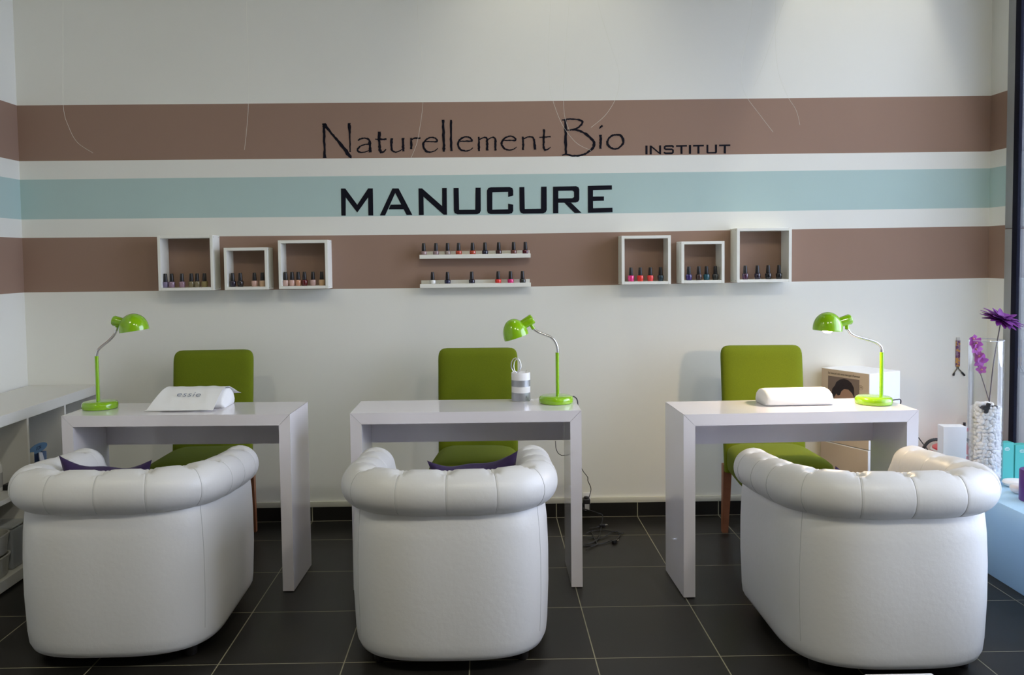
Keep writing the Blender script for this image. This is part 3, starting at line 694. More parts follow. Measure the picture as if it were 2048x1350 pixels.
C = dict(lavender=(.20, .17, .28), lilac=(.27, .18, .25), pinklilac=(.30, .19, .24), olive=(.20, .17, .09), straw=(.25, .20, .08),
         blackplum=(.018, .012, .03), blackbrown=(.02, .014, .014), palepink=(.60, .38, .32), beige=(.62, .42, .28), rose=(.55, .38, .33), peach=(.55, .27, .16), darkred=(.11, .008, .012), dusty=(.50, .33, .30), palepeach=(.60, .39, .22),
         taupe=(.30, .20, .20), mauve=(.27, .19, .20), greytaupe=(.27, .21, .19), brick=(.42, .06, .03), navy=(.015, .018, .045), darkbrown=(.045, .014, .015), brown=(.14, .045, .035), burgundy=(.07, .006, .018),
         white=(.75, .76, .74), inkblue=(.012, .014, .05), midnight=(.014, .014, .035), red=(.72, .035, .028), hotpink=(.70, .025, .19), blackgreen=(.02, .024, .024),
         coral=(.75, .06, .06), teal=(.015, .085, .12), darkteal=(.012, .035, .055), indigo=(.035, .018, .13), choc=(.045, .022, .02), charcoal=(.03, .03, .036), plum=(.055, .012, .045), black=(.008, .008, .012))
ZB = lambda i: BX[i][2] + .0157
G = 'polish bottles in the '
rows = [
 (0, -.085, 'six-bottle largest box at left', [('lavender', 330.3, 'lavender bottle at the left end'), ('lilac', 343, 'lilac bottle second from left'), ('pinklilac', 363.5, 'pinkish lilac bottle standing apart, third from left'), ('olive', 382.3, 'clear olive bottle fourth from left'), ('olive', 393.9, 'clear olive bottle fifth from left'), ('straw', 408.6, 'straw-coloured clear bottle at the right end')]),
 (1, -.085, 'smallest box of the left trio', [('blackplum', 465.2, 'black-plum bottle at the left end'), ('blackbrown', 480.4, 'black-brown bottle second from left'), ('palepink', 508.6, 'pale pink bottle third from left'), ('beige', 524.4, 'beige bottle partly behind the right side')]),
 (2, -.085, 'rightmost box of the left trio', [('rose', 570.9, 'pale rose bottle at the left end'), ('palepink', 583.8, 'pale pink bottle second from left'), ('peach', 596.2, 'peach bottle third from left'), ('darkred', 608.8, 'dark red bottle'), ('dusty', 625.7, 'dusty pink bottle fifth from left'), ('palepeach', 643.3, 'pale peach bottle at the right end')]),
 (3, -.085, 'right trio box nearest the ledges', [('hotpink', 1261.8, 'hot pink bottle at the left end'), ('red', 1280.5, 'red bottle second from left'), ('coral', 1300.7, 'coral red bottle third from left'), ('darkteal', 1321.2, 'dark teal bottle at the right end')]),
 (4, -.085, 'smallest box of the right trio', [('indigo', 1377.7, 'indigo bottle at the left end'), ('choc', 1397.7, 'chocolate brown bottle second from left'), ('teal', 1413, 'teal bottle third from left'), ('charcoal', 1430.7, 'charcoal bottle at the right end')]),
 (5, -.085, 'largest box of the right trio', [('plum', 1490.5, 'plum bottle at the left end'), ('blackplum', 1514.9, 'purplish black bottle second from left'), ('black', 1536.4, 'black bottle third from left'), ('black', 1558, 'black bottle at the right end')])]
for i, Y, where, items in rows:
    for cn, px, l in items: bottle(cn, C[cn], px, Y, ZB(i), l + ', in the ' + where, G + where, cn in ('lavender', 'lilac', 'pinklilac', 'olive', 'straw'))
for cn, px, l in [('taupe', 848.2, 'taupe bottle at the left end'), ('mauve', 872.7, 'mauve-grey bottle second from left'), ('greytaupe', 895.9, 'greyish taupe bottle third from left'), ('brick', 918, 'brick red bottle fourth from left'), ('brick', 945.9, 'brick red bottle fifth from left'), ('navy', 970.6, 'navy bottle in the right half'), ('darkbrown', 998, 'very dark brown bottle third from right'), ('brown', 1027.8, 'brown bottle second from right'), ('burgundy', 1051.3, 'burgundy bottle at the right end')]:
    bottle(cn, C[cn], px, -.042, 1.4517, l + ' of the upper wall ledge', 'polish bottles on the upper ledge')
for cn, px, l in [('white', 865.1, 'white bottle at the left end'), ('inkblue', 894.9, 'ink blue bottle second from left'), ('midnight', 943.5, 'midnight blue bottle standing alone mid-ledge'), ('red', 996.2, 'bright red bottle third from right'), ('hotpink', 1021, 'hot pink bottle second from right'), ('blackgreen', 1045, 'blackish green bottle at the right end')]:
    bottle(cn, C[cn], px, -.042, 1.2947, l + ' of the lower wall ledge', 'polish bottles on the lower ledge')
bm = new(); q = on_y(879.3, 567, -.035); ell(bm, (q.x, -.045, 1.3012), .0055, .005, .0065, 12, 8); tag(obj('pebble', bm, mat('pebble_brown', (.12, .09, .05), .5)), 'tiny brown stone beside the white bottle on the lower ledge', 'stone')

# ================================================================== CARTONS BEHIND RIGHT TABLE
ZT = .822
L_ = on_z(1643, 735, ZT); N_ = on_z(1739, 748, ZT); ex = Vector((N_.x - L_.x, N_.y - L_.y, 0)); wL = ex.length; ex.normalize(); ey = Vector((-ex.y, ex.x, 0))
depthC = .235
CARD = mat('carton_beige', (.62, .51, .42), .8, var=(8, .03)); CARDW = mat('carton_white', (.80, .82, .86), .55)
def carton(name, label, z0, z1, M, shrink=0.0):
    t = thing(name, label, 'carton', (0, 0, 0)); t.matrix_world = M
    bm = new(); box(bm, 0, wL, 0, depthC, z0, z1, .002, 1)
    for f in bm.faces:
        c = f.calc_center_median(); f.material_index = 1 if (c.x > wL - .004 or c.z > z1 - .004) else 0
    obj('carton_body', bm, [CARD, CARDW], t, smooth=False); return t
Mc = axes(ex, ey, Vector((L_.x, L_.y, 0)))
c1 = carton('carton', 'upper carton with a dark-haired woman printed on it, behind the right table', .425, ZT, Mc)
c2 = carton('carton', 'lower plain carton under the printed one, behind the right table', .002, .422, Mc @ Matrix.Translation((.0, -.004, 0)))
nrm = -ey; inv = Mc.inverted()
def fl(px, py, e=.0006): return inv @ (on_plane(px, py, Vector((L_.x, L_.y, 0)), nrm)) + Vector((0, -e, 0))
def flat(name, pts, m, e, parent):
    bm = new(); poly_prism(bm, [fl(x, y, e) for x, y in pts], Vector((0, e * .5, 0))); return obj(name, bm, m, parent, smooth=False)
pic = flat('printed_picture', [(1656.5, 751), (1719, 760), (1717, 850), (1655, 850)], mat('print_taupe', (.22, .165, .145), .6), .0008, c1)
flat('printed_hair', [(1668, 795), (1664, 785), (1665, 777), (1670, 771), (1673, 764), (1680, 759), (1688, 757.5), (1696, 760), (1703, 766), (1708, 776), (1709, 795), (1704, 786), (1697, 779), (1688, 778), (1683, 782), (1680, 790), (1676, 791), (1673, 787)], mat('print_hair', (.022, .013, .02), .5), .0016, pic)
flat('printed_face', [(1684, 782), (1689, 778), (1697, 779.5), (1704, 786.5), (1708, 796), (1707, 815), (1699, 832), (1688, 835), (1680, 822), (1675, 806), (1670, 800), (1668, 790), (1672, 784), (1676, 790.5), (1680, 790)], mat('print_skin', (.40, .24, .19), .6), .0012, pic)
Mt = axes(fl(1740, 756) - fl(1657, 744), (0, 0, 1), (fl(1656.5, 745.5) + fl(1720.5, 753.5)) / 2 + Vector((0, -.0006, 0)))
obj('printed_caption', text_bm('La beaut\u00e9 est une marque d\u2019amour', .017, Mt, .0002, width=(fl(1720.5, 752) - fl(1656.5, 744)).length), mat('print_dark', (.07, .05, .05), .7), c1, smooth=False)
bm = new(); ce = fl(1722, 775.5, .001)
pts = [ce + Vector((.012 * math.cos(2 * PI * k / 24), 0, .0115 * math.sin(2 * PI * k / 24))) for k in range(25)]
tube(bm, pts, .0006, 6); tube(bm, [ce + Vector((-.007, 0, -.003)), ce + Vector((-.003, 0, .004)), ce + Vector((0, 0, -.003)), ce + Vector((.004, 0, .004)), ce + Vector((.007, 0, -.002))], .0008, 6)
obj('printed_emblem', bm, mat('print_dark2', (.16, .12, .11), .7), c1)

# ================================================================== LEFT SHELF UNIT
sh = thing('shelf_unit', 'low white open shelf unit along the left wall', 'shelf unit', (XL, 0, 0)); X0, X1 = .011, .389; LEN = 4 * .335 + 3 * .016 + .066
def sp(nm, x0, x1, y0, y1, z0, z1): bm = new(); box(bm, x0, x1, y0, y1, z0, z1, .0012, 1); return obj(nm, bm, SHELFW, sh)
Y1 = -.002; Y0 = Y1 - LEN
sp('top_panel', X0, X1, Y0, Y1, .728, .778); sp('bottom_panel', X0, X1, Y0, Y1, .010, .060)
sp('side_panel', X0, X1, Y1 - .033, Y1, .060, .728); sp('side_panel', X0, X1, Y0, Y0 + .033, .060, .728)
for k in range(1, 4): y = Y1 - .033 - k * .335 - (k - 1) * .016; sp('divider', X0 + .002, X1 - .004, y - .016, y, .060, .728)
sp('shelf_board', X0 + .002, X1 - .002, Y0 + .033, Y1 - .033, .386, .408)
bm = new(); box(bm, X0, X1 - .02, Y0 + .02, Y1 - .02, 0, .010); obj('plinth_base', bm, SHELFW, sh, smooth=False)
# things on the shelf unit
ZS = .409
bx = thing('display_carton', 'blue open-fronted display carton on the left shelf unit', 'carton', (-1.225, -.600, ZS)); BLU = mat('carton_blue', (.16, .25, .46), .5)
bm = new(); h = .122; w = .066
box(bm, -.05, .05, w - .003, w, 0, h); box(bm, -.05, .05, -w, -w + .003, 0, h); box(bm, -.05, -.047, -w, w, 0, h); box(bm, .047, .05, -w, w, 0, .05); box(bm, -.05, .05, -w, w, 0, .002); obj('carton_body', bm, BLU, bx, smooth=False)
bm = new(); pts = [Vector((.0, w * 1.25 * math.cos(2 * PI * k / 28), .150 + .022 * math.sin(2 * PI * k / 28))) for k in range(28)]; poly_prism(bm, [p + Vector((.045, 0, 0)) for p in pts], Vector((.002, 0, 0))); hp = obj('header_card', bm, mat('carton_blue_dark', (.085, .19, .33), .5), bx, smooth=False)
obj('header_print', text_bm('LCN', .024, axes((0, 1, 0), (0, 0, 1), (.0478, 0, .151)), .0002), mat('print_navy', (.01, .02, .06), .6), hp, smooth=False)
bm = new(); box(bm, -.002, .002, -.026, .026, 0, .122, 0, 1, Matrix.Translation((-1.166, -.575, ZS + .003)) @ Matrix.Rotation(math.radians(-16), 4, 'X') @ Matrix.Rotation(math.radians(-14), 4, 'Y')); tag(obj('card', bm, WHITEP, smooth=False), 'small white card leaning against the blue display carton', 'card')
bm = new(); box(bm, -.06, .06, -.026, .026, 0, .145, .001, 1, Matrix.Translation((-1.225, -.690, ZS)) ); tag(obj('carton', bm, mat('carton_cream', (.58, .54, .43), .7), smooth=False), 'cream carton left of the blue display carton on the shelf unit', 'carton')
pw = thing('bottle', 'white printed bottle at the left edge on the shelf unit', 'bottle', (-1.275, -.815, ZS))
bm = new(); lathe(bm, [(0, 0), (.036, 0), (.038, .004), (.038, .115), (.034, .128), (0, .130)], 24); obj('bottle_body', bm, WHITEP, pw)
bm = new(); lathe(bm, [(0, .130), (.018, .130), (.018, .158), (0, .160)], 20); obj('cap', bm, WHITEP, pw)
bm = new(); lathe(bm, [(.0382, .02), (.0386, .02), (.0386, .085), (.0382, .085)], 24); obj('bottle_label', bm, mat('label_grey', (.45, .45, .46), .6), pw)
bm = new(); box(bm, -.03, .03, -.03, .05, 0, .026, .004, 2, Matrix.Translation((-1.215, -.775, ZS))); tag(obj('black_case', bm, BLACKP), 'small flat black case on the shelf unit beside the white bottle', 'case')
ZS2 = .061
bn = thing('storage_bin', 'grey translucent plastic bin on the bottom of the shelf unit', 'bin', (-1.275, -.755, ZS2)); BIN = mat('bin_grey', (.34, .36, .38), .35)
bm = new(); box(bm, -.10, .10, -.105, .105, 0, .185, .010, 3); obj('bin_body', bm, BIN, bn); bm = new(); box(bm, -.103, .103, -.108, .108, .187, .198, .004, 2); obj('lid', bm, mat('bin_lid', (.50, .52, .52), .4), bn)
def tub(label, z, yy):
    t = thing('plastic_tub', label, 'tub', (-1.235, yy, z), 0, 'stacked cream tubs on the shelf unit')
    bm = new(); rings = []
    for r, zz in ((.060, 0), (.064, .004), (.072, .085), (.076, .088), (.076, .094), (.070, .094), (.060, .012)):
        rings.append([Vector((r * math.copysign(abs(math.cos(2 * PI * k / 32)) ** .6, math.cos(2 * PI * k / 32)), 1.25 * r * math.copysign(abs(math.sin(2 * PI * k / 32)) ** .6, math.sin(2 * PI * k / 32)), zz)) for k in range(32)])
    loft(bm, rings); obj('tub_body', bm, mat('tub_cream', (.62, .61, .55), .5), t); return t
tub('lower cream plastic tub at the left edge, bottom of its stack', ZS2, -.955); tub('upper cream plastic tub at the left edge, stacked on another tub', ZS2 + .0945, -.955)

# ================================================================== RIGHT PLINTH AND DISPLAY
PLX, PZ = 3.209, .345
bm = new(); box(bm, PLX, XR - .006, -3.2, -.335, 0, PZ, .003, 2); tag(obj('display_plinth', bm, mat('plinth_blue', (.44, .70, .95), .5)), 'low pale blue display plinth along the shop window', 'plinth')
vs_ = thing('glass_vase', 'tall clear glass cylinder vase of white pebbles on the plinth', 'vase', (3.346, -.66, PZ)); RV = .0755
bm = new(); HV = .679; n = 48
prof = [(0.0005, 0), (RV, 0), (RV, HV), (RV - .004, HV), (RV - .004, .012), (.0005, .012)]
lathe(bm, prof, n); obj('glass_cylinder', bm, VASEG, vs_)
bm = new(); pts = [Vector((.0 + (RV - .002) * math.cos(2 * PI * k / n), (RV - .002) * math.sin(2 * PI * k / n), HV)) for k in range(n + 1)]; tube(bm, pts, .0018, 8); obj('rim', bm, mat('glass_rim', (.62, .65, .70), .08, spec=1), vs_)
bm = new(); rv = RV - .012; ztop = .362
lathe(bm, [(0, .013), (rv - .012, .013), (rv - .012, ztop - .012), (0, ztop - .012)], 24)
def ico(c, r):
    t = bmesh.new(); bmesh.ops.create_icosphere(t, subdivisions=2, radius=1)
    kx, ky, kz = rnd(0, 6), rnd(0, 6), rnd(0, 6)
    for v in t.verts: v.co *= 1 + .12 * math.sin(2.3 * v.co.x + kx) + .12 * math.sin(2.6 * v.co.y + ky) + .1 * math.sin(2.9 * v.co.z + kz)
    merge(bm, t, Matrix.Translation(c) @ Matrix.Rotation(rnd(0, 6), 4, 'Z') @ Matrix.Rotation(rnd(0, 6), 4, 'X') @ Matrix.Diagonal((r * rnd(.8, 1.25), r * rnd(.8, 1.25), r * rnd(.7, 1.1), 1)))
for i in range(21):
    z = .024 + i * .0163
    for k in range(21):
        a = 2 * PI * (k + (i % 2) * .5) / 21 + rnd(-.09, .09); ico(Vector(((rv - .007) * math.cos(a), (rv - .007) * math.sin(a), z + rnd(-.005, .005))), .0112)
for k in range(45):
    a = rnd(0, 2 * PI); r = (rv - .012) * math.sqrt(rnd(0, 1)); ico(Vector((r * math.cos(a), r * math.sin(a), ztop + rnd(-.012, .014) - .02 * (r * math.cos(a) > .02))), .0135)
peb = obj('pebble_filling', bm, mat('pebble_white', (.90, .91, .93), .5, sss=.3), None, smooth=True, angle=80); peb.location = vs_.location + Vector((0, 0, .0)); tag(peb, 'white pebbles filling the bottom half of the glass vase', 'pebbles', kind='stuff')
STEM = mat('flower_stem', (.12, .10, .12), .7); PET = mat('gerbera_purple', (.14, .008, .20), .6, var=(60, .3)); ORC = mat('orchid_pink', (.42, .08, .42), .6, var=(60, .3)); ORL = mat('orchid_heart', (.55, .25, .22), .6)
YV = -.66
def petal(bm, M, l, w, curl=.25, n=6):
    rings = []
    for i in range(n + 1):
        u = i / n; ww = w * math.sin(PI * min(u * .86 + .12, 1)) ** .8 + .0006; z = curl * l * (u * u) * -1
        rings.append([M @ Vector((u * l, -ww, z + .0007)), M @ Vector((u * l, 0, z - .12 * ww + .0007)), M @ Vector((u * l, ww, z + .0007)), M @ Vector((u * l, ww, z - .0007)), M @ Vector((u * l, 0, z - .12 * ww - .0007)), M @ Vector((u * l, -ww, z - .0007))])
    loft(bm, rings)
hd = on_y(2003, 638, YV)
gb = thing('gerbera', 'purple artificial gerbera on a long stem in the glass vase', 'flower', (3.343, YV, PZ + .375))
g0 = gb.location
bm = new(); tube(bm, smooth_path([on_y(1978, 812, YV) - g0, on_y(1981, 780, YV) - g0, on_y(1988, 720, YV) - g0, hd - g0 - Vector((.003, 0, .012))], 8), .0026, 8); obj('stem', bm, STEM, gb)
tilt = Matrix.Translation(hd - g0) @ Matrix.Rotation(math.radians(13), 4, 'Y') @ Matrix.Rotation(math.radians(16), 4, 'X')
bm = new()
for ring, (cnt, l, up_) in enumerate(((20, .096, 2), (18, .086, 16), (12, .06, 34))):
    for k in range(cnt): petal(bm, tilt @ Matrix.Rotation(2 * PI * (k + .5 * ring) / cnt + rnd(-.08, .08), 4, 'Z') @ Matrix.Rotation(math.radians(-up_ + rnd(-12, 12)), 4, 'Y'), l * rnd(.85, 1.08), .0155, rnd(.0, .3))
obj('petals', bm, PET, gb, angle=60)
bm = new(); ell(bm, hd - g0 + Vector((0, 0, .004)), .018, .018, .009); obj('flower_heart', bm, mat('gerbera_heart', (.05, .01, .06), .8), gb)
orr = thing('orchid', 'pink artificial orchid spray on a short stem in the glass vase', 'flower', (3.343, YV, PZ + .375)); o0 = orr.location
bm = new(); tube(bm, smooth_path([on_y(1982, 815, YV) - o0, on_y(1970, 775, YV) - o0, on_y(1957, 735, YV) - o0, on_y(1948, 705, YV) - o0, on_y(1941, 676, YV) - o0], 8), .0022, 8); obj('stem', bm, STEM, orr)
for (px, py, sz, az) in ((1946, 677, .026, .4), (1952, 686, .032, -.3), (1951, 698, .034, .5), (1957, 712, .030, -.5), (1961, 722, .036, .2), (1962, 739, .026, -.2)):
    c = on_y(px, py, YV - .012) - o0; bm = new()
    base = Matrix.Translation(c) @ Matrix.Rotation(az, 4, 'Z') @ Matrix.Rotation(math.radians(90 + rnd(-30, 30)), 4, 'X') @ Matrix.Rotation(rnd(0, 6), 4, 'Z')
    for k in range(5): petal(bm, base @ Matrix.Rotation(2 * PI * k / 5 + rnd(-.2, .2), 4, 'Z') @ Matrix.Rotation(math.radians(rnd(-35, 0)), 4, 'Y'), sz * rnd(.8, 1.1), sz * .36, .2)
    bl = obj('blossom', bm, ORC, orr, angle=60)
    bm = new(); ell(bm, c + Vector((0, -.006, 0)), .005, .005, .005, 10, 8); obj('blossom_heart', bm, ORL, bl)
bm = new(); q = on_y(1977, 814, YV - .04); box(bm, -.035, .035, -.02, .02, -.008, .008, .002, 1, Matrix.Translation((q.x, YV - .04, q.z))); box(bm, -.008, .008, -.008, .008, -.03, .022, .003, 1, Matrix.Translation((q.x - .012, YV - .052, q.z)) @ Matrix.Rotation(.3, 4, 'Y'))
tag(obj('stem_holder', bm, BLACKP), 'dark stem holder on top of the white pebbles', 'stem holder')
TURQ = mat('turquoise_card', (.055, .40, .36), .45)
def tbox(label, x, y, h, rz):
    t = thing('product_box', label, 'box', (x, y, PZ), rz, 'turquoise boxes on the plinth')
    bm = new(); box(bm, -.036, .036, -.024, .024, .0005, h, .001, 1); obj('carton_body', bm, TURQ, t, smooth=False)
    bm = new(); M = axes((1, 0, 0), (0, 0, 1), Vector((.0, -.0244, h - .030)))
    t2 = bmesh.new(); pts = [Vector((.012 * math.cos(2 * PI * k / 24), .007 * math.sin(2 * PI * k / 24), 0)) for k in range(25)]; tube(t2, pts, .0009, 6); tube(t2, [Vector((-.007, -.002, 0)), Vector((-.002, .003, 0)), Vector((.001, -.003, 0)), Vector((.004, .003, 0)), Vector((.007, -.001, 0))], .0009, 6); merge(bm, t2, M); obj('emblem', bm, WHITEP, t)
    return t
tbox('taller turquoise box beside the vase on the plinth', 3.457, -.625, .182, .12); tbox('turquoise box at the right edge, behind the purple candle', 3.546, -.600, .165, .10)
bm = new(); lathe(bm, [(0, 0), (.030, 0), (.050, .008), (.058, .020), (.052, .030), (.03, .033), (0, .034)], 32, Matrix.Translation((3.435, -.755, PZ)) @ Matrix.Diagonal((1, .8, 1, 1))); tag(obj('soap_dish', bm, WHITEP, angle=60), 'white oval dish in front of the taller turquoise box', 'dish')
bm = new(); lathe(bm, [(0, 0), (.030, 0), (.044, .010), (.050, .026), (.046, .036), (.03, .039), (0, .040)], 32, Matrix.Translation((3.392, -.868, PZ)) @ Matrix.Diagonal((1, .8, 1, 1))); tag(obj('soap_dish', bm, mat('dish_pinkish', (.78, .74, .76), .4), angle=60), 'smaller white rounded dish touching the purple candle', 'dish')
pc = thing('pillar_candle', 'thick purple pillar candle on the plinth at the right edge', 'candle', (3.372, -.985, PZ)); RP = .056
bm = new(); lathe(bm, [(0, 0), (RP - .002, 0), (RP, .003), (RP, .134), (RP - .003, .138), (.02, .136), (0, .134)], 40); obj('wax', bm, mat('candle_purple', (.10, .028, .185), .45), pc)
bm = new(); tube(bm, [(0, 0, .133), (.001, 0, .142), (.002, 0, .150)], .0013, 8); obj('wick', bm, mat('wick', (.45, .42, .36), .9), pc)
wb = thing('white_carton', 'white glossy box standing behind the right armchair, beside the vase', 'box', (3.325, -.415, PZ), -.10)
bm = new(); box(bm, -.058, .054, -.035, .035, .0005, .222, .001, 1); obj('box_body', bm, mat('box_white_gloss', (.78, .80, .84), .25), wb)
# vacuum cleaner behind
vc = thing('vacuum_cleaner', 'red vacuum cleaner with black hose in the corner behind the white box', 'vacuum cleaner', (3.50, -.165, 0)); RED = mat('vacuum_red', (.62, .02, .035), .3, coat=.3)
v0 = vc.location
bm = new(); lathe(bm, [(0, .03), (.12, .03), (.135, .05), (.135, .20), (.132, .24)], 36); obj('canister_base', bm, BLACKP, vc)
bm = new(); lathe(bm, [(.132, .24), (.136, .25), (.136, .372), (.128, .395), (.09, .41), (0, .415)], 36); obj('canister', bm, RED, vc)
bm = new(); lathe(bm, [(.1362, .380), (.1375, .380), (.134, .388), (.132, .388)], 36); obj('trim_ring', bm, WHITEP, vc)
hp = [on_y(px, py, -.19) - v0 for px, py in ((1840, 945), (1842, 915), (1848, 895), (1858, 883), (1872, 879), (1900, 878.5), (1932, 879), (1955, 890))]
bm = new(); pth = smooth_path(hp, 8); tube(bm, pth, [.0085 + .0006 * math.cos(i * 3.14) for i in range(len(pth))], 12); obj('hose', bm, BLACKP, vc)
bm = new(); tube(bm, smooth_path([on_y(px, py, -.155) - v0 for px, py in ((1926, 866), (1930, 861), (1938, 859), (1948, 862), (1952, 875))] + [Vector((.08, 0, .40))], 8), .010, 12); obj('carry_handle', bm, RED, vc)
bm = new(); tube(bm, [Vector((.055, .05, .38)), Vector((.058, .055, .52))], .007, 10); obj('wand', bm, BLACKP, vc)
bm = new(); tube(bm, smooth_path([on_y(px, py, -.12) - v0 for px, py in ((1837, 875), (1845, 886), (1855, 899), (1862, 912), (1880, 930))], 6), .0028, 8); obj('power_cord', bm, BLACKP, vc)
# strap on the wall
stp = thing('hanging_strap', 'narrow patterned strap with two dark tips on wall left of vase', 'strap', on_y(1915, 715, 0))
s0 = stp.location
m = bpy.data.materials.new('strap_pattern'); m.use_nodes = True; nt = m.node_tree; tc = nt.nodes.new('ShaderNodeTexCoord'); vo = nt.nodes.new('ShaderNodeTexVoronoi'); vo.inputs['Scale'].default_value = 90
nt.links.new(tc.outputs['Object'], vo.inputs['Vector']); sx_ = nt.nodes.new('ShaderNodeSeparateColor'); nt.links.new(vo.outputs['Color'], sx_.inputs[0]); cr = nt.nodes.new('ShaderNodeValToRGB')
cr.color_ramp.elements.new(.55); cr.color_ramp.interpolation = 'CONSTANT'
for e, p_, c_ in zip(cr.color_ramp.elements, (0, .4, .72), ((.12, .03, .10, 1), (.24, .15, .22, 1), (.50, .25, .05, 1))): e.position = p_; e.color = c_
nt.links.new(sx_.outputs[0], cr.inputs[0]); nt.links.new(cr.outputs[0], nt.nodes['Principled BSDF'].inputs['Base Color'])
bm = new(); box(bm, -.012, .012, -.006, -.001, -.05, .095, .001, 1); obj('strap_band', bm, m, stp)
bm = new(); box(bm, -.009, .009, -.006, -.001, .095, .112, .001, 1); obj('strap_tab', bm, mat('tab_grey', (.55, .54, .52), .5), stp)
bm = new(); tube(bm, smooth_path([(-.004, -.004, -.05), (-.005, -.005, -.062), (-.014, -.006, -.075), (-.020, -.006, -.086)], 5), .003, 8); tube(bm, smooth_path([(.004, -.004, -.05), (.005, -.005, -.062), (.014, -.006, -.072), (.022, -.006, -.082)], 5), .003, 8); obj('strap_cord', bm, mat('cord_olive', (.10, .09, .07), .6), stp)
for a_, b_ in (((-.020, -.006, -.086), (-.025, -.006, -.100)), ((.022, -.006, -.082), (.038, -.006, -.100))):
    bm = new(); tube(bm, [a_, b_], .0055, 10); obj('strap_tip', bm, BLACKP, stp)

# ================================================================== CABLES, ADAPTER, SOCKET
so = thing('wall_socket', 'white wall socket on the baseboard right of the middle table', 'socket', on_y(1173, 996, -.014))
bm = new(); box(bm, -.022, .022, -.010, .0, -.03, .032, .003, 2); obj('socket_plate', bm, WHITEP, so)
ad = thing('power_adapter', 'black power adapter with white sticker plugged beside the middle table', 'power adapter', on_y(1172, 1004, -.026))
bm = new(); box(bm, -.019, .019, -.045, .0, -.042, .028, .006, 3); lathe(bm, [(0, 0), (.015, 0), (.014, .010), (0, .012)], 20, Matrix.Translation((0, -.022, .026))); obj('adapter_body', bm, BLACKP, ad)
bm = new(); box(bm, -.012, .013, -.0462, -.0448, -.033, .001); obj('sticker', bm, mat('sticker_grey', (.42, .42, .42), .6), ad, smooth=False)
a0 = ad.location
bm = new(); tube(bm, smooth_path([on_y(px, py, y) - a0 for px, py, y in ((1176, 1000, -.05), (1181, 985, -.045), (1181.5, 975, -.04), (1176, 962, -.05), (1175, 954, -.06), (1166, 942, -.12), (1160, 930, -.2))], 8), .0022, 8); obj('adapter_cord', bm, BLACKP, ad)
bm = new(); tube(bm, smooth_path([on_y(px, py, y) - a0 for px, py, y in ((1167, 1014, -.06), (1168, 1018, -.09), (1180, 1021, -.12), (1195, 1026, -.13), (1205, 1031, -.12))] + [on_z(px, py, .006) - a0 for px, py in ((1203, 1050), (1198, 1075), (1185, 1085), (1172, 1088))], 8), .003, 8); obj('plug_cord', bm, BLACKP, ad)
lp = thing('cable_loop', 'thin dark cable loop hanging under the middle table apron', 'cable', (1.26, -.72, .60)); l0 = lp.location
bm = new(); tube(bm, smooth_path([on_y(px, py, -.722) - l0 for px, py in ((1110.8, 882), (1111.5, 893), (1113, 900), (1117, 907), (1125, 911), (1133, 908), (1137, 899), (1137.5, 890), (1139, 882))], 8), .0016, 8); obj('cable', bm, BLACKP, lp)
tg = thing('cable_tangle', 'tangled black cables on the dark tiles beside the middle table', 'cables', on_z(1200, 1078, 0)); t0 = tg.location
for path in ([(1168, 1088), (1180, 1086), (1195, 1075), (1202, 1060), (1203, 1045)], [(1176, 1074), (1185, 1076), (1200, 1077), (1215, 1070), (1224, 1064), (1234, 1063), (1240, 1068), (1236, 1076), (1230, 1081)], [(1172, 1066), (1190, 1061), (1208, 1061), (1225, 1063), (1238, 1067), (1247, 1066)],
             [(1166, 1092), (1185, 1090), (1205, 1087), (1220, 1082), (1228, 1080)], [(1183, 1062), (1188, 1075), (1194, 1088), (1182, 1094), (1172, 1100)], [(1178, 1056), (1188, 1056), (1198, 1053), (1204, 1050)]):
    bm = new(); tube(bm, smooth_path([on_z(px, py, .004 + rnd(0, .006)) - t0 for px, py in path], 7), .0026, 8); obj('cable', bm, BLACKP, tg)
for (px, py, rz_, m_) in ((1204, 1051, .4, BLACKP), (1229, 1083, .9, BLACKP)):
    q = on_z(px, py, .009) - t0; bm = new(); box(bm, -.016, .016, -.008, .008, -.008, .008, .003, 2, Matrix.Translation(q) @ Matrix.Rotation(rz_, 4, 'Z')); o_ = obj('plug', bm, m_, tg)
    bm = new()
    for d in (-.005, .005): tube(bm, [Matrix.Translation(q) @ Matrix.Rotation(rz_, 4, 'Z') @ Vector((.016, d, 0)), Matrix.Translation(q) @ Matrix.Rotation(rz_, 4, 'Z') @ Vector((.033, d, 0))], .0022, 8)
    obj('plug_pin', bm, CHROME, o_)

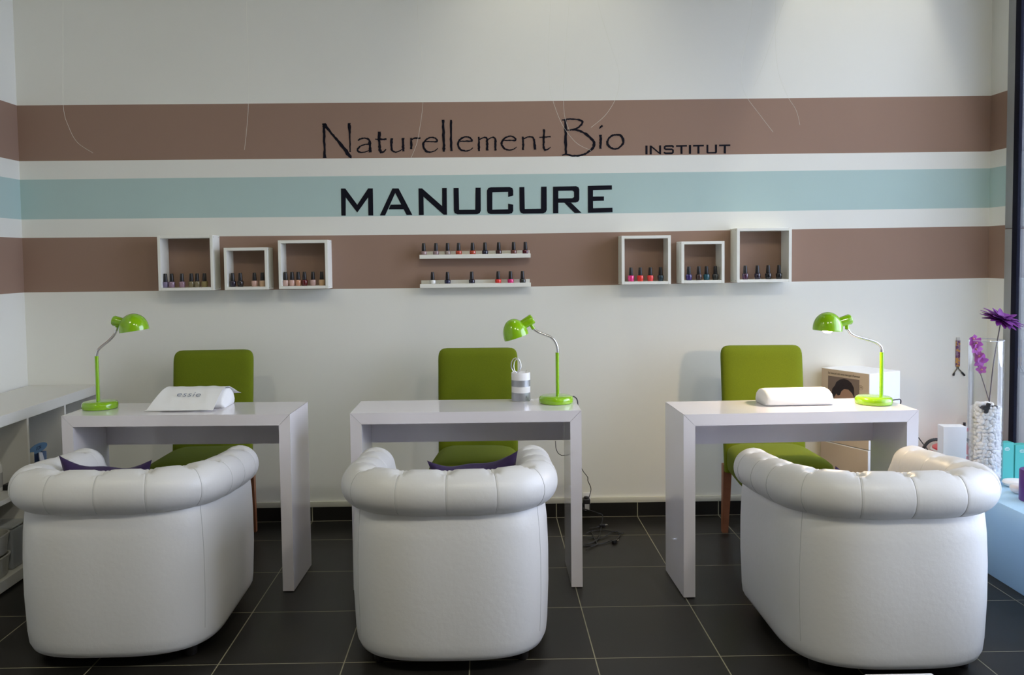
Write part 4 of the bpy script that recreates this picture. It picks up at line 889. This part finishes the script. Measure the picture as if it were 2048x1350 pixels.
# ================================================================== HANGING THREADS
THR = mat('nylon_thread', (.80, .80, .70), .25, spec=.8)
for pts, lab in (([(835, 0), (838, 60), (845, 130), (846, 200), (842, 240), (834, 285), (822, 316)], 'nylon thread hanging past the second l of the handwritten word'), ([(1102, 0), (1098, 80), (1099, 170), (1107, 205), (1125, 250), (1152, 285), (1182, 301)], 'nylon thread curling across the big handwritten B'),
                 ([(1139, 0), (1135, 50), (1131, 110), (1127, 180), (1129, 230), (1139, 262)], 'nearly straight nylon thread ending at the top of the B'), ([(1195, 0), (1205, 40), (1221, 90), (1237, 140), (1238, 170), (1231, 198), (1211, 230), (1182, 255)], 'nylon thread bowing right then back above Bio'),
                 ([(1505, 0), (1501, 40), (1486, 110), (1482, 150), (1490, 188), (1520, 230), (1546, 264)], 'nylon thread right of INSTITUT, lower end curling right'), ([(1569, 0), (1548, 65), (1524, 135), (1507, 175)], 'slanting nylon thread above the small word INSTITUT'),
                 ([(1552, 0), (1551, 70), (1556, 140), (1574, 190), (1592, 220), (1600, 250)], 'rightmost nylon thread hanging on the upper wall'), ([(126, 0), (126, 120), (127, 215), (138, 255), (155, 285), (186, 306)], 'leftmost nylon thread, near the left corner'), ([(493, 0), (494, 60), (497, 140), (496, 225), (489, 300)], 'faint nylon thread left of the handwritten words')):
    w_ = [on_y(x, y, -.55) for x, y in pts]; t = thing('nylon_thread', lab, 'thread', (w_[0].x, -.55, ZC), 0, 'nylon threads hanging from the ceiling'); tl = t.location
    bm = new(); tube(bm, [Vector((0, 0, 0)) + Vector((w_[0].x, -.55, ZC)) - tl] + [p - tl for p in smooth_path(w_, 8)], .00055, 6); obj('thread', bm, THR, t)

# low white box at the bottom edge
bm = new(); q0 = on_z(1729, 1349, .26); q1 = on_z(1863, 1345, .26); box(bm, q0.x, q1.x, q0.y - .24, (q0.y + q1.y) / 2, 0, .26, .003, 2); tag(obj('storage_box', bm, WHITEP), 'low white box at the bottom edge, before the right armchair', 'box')

# ================================================================== LIGHT
def area(name, loc, sx, sy, energy, col, rot=(0, 0, 0)):
    d = bpy.data.lights.new(name, 'AREA'); d.shape = 'RECTANGLE'; d.size = sx; d.size_y = sy; d.energy = energy; d.color = col
    o = bpy.data.objects.new(name, d); COL.objects.link(o); o.location = loc; o.rotation_euler = rot; return o
def spot(name, loc, target, energy, col, ang, blend, soft):
    d = bpy.data.lights.new(name, 'SPOT'); d.energy = energy; d.color = col; d.spot_size = math.radians(ang); d.spot_blend = blend; d.shadow_soft_size = soft
    o = bpy.data.objects.new(name, d); COL.objects.link(o); o.location = loc
    o.rotation_euler = (Vector(target) - Vector(loc)).to_track_quat('-Z', 'Y').to_euler(); return o
WARM = (1.0, .96, .77)
area('ceiling_panel_light', (-1.35, -3.3, 4.1), .35, .35, 18, (1.0, .97, .74))
area('ceiling_panel_light', (1.2, -4.7, 4.15), .35, .35, 46, WARM)
area('ceiling_panel_light', (3.1, -4.7, 4.15), .35, .35, 50, (1.0, .94, .82))
spot('wall_spot_light', (3.0, -.28, 4.15), (3.0, -.05, 2.2), 112, (1.0, .96, .80), 39, .45, .02)
spot('wall_spot_light', (1.35, -.5, 4.15), (1.35, -.05, 2.0), 62, (1.0, .96, .80), 62, 1.0, .05)  # extra spot, added to brighten the upper middle of the back wall
w = bpy.data.worlds.new('sky'); S.world = w; w.use_nodes = True
w.node_tree.nodes['Background'].inputs[0].default_value = (.74, .80, 1.0, 1); w.node_tree.nodes['Background'].inputs[1].default_value = 7.6

S.view_settings.view_transform = 'Standard'; S.view_settings.look = 'None'; S.view_settings.exposure = 0.0; S.view_settings.gamma = 1.0; S.view_settings.use_curve_mapping = False
S.cycles.use_denoising = True
S.cycles.max_bounces = 8; S.cycles.transparent_max_bounces = 16; S.cycles.sample_clamp_indirect = 6
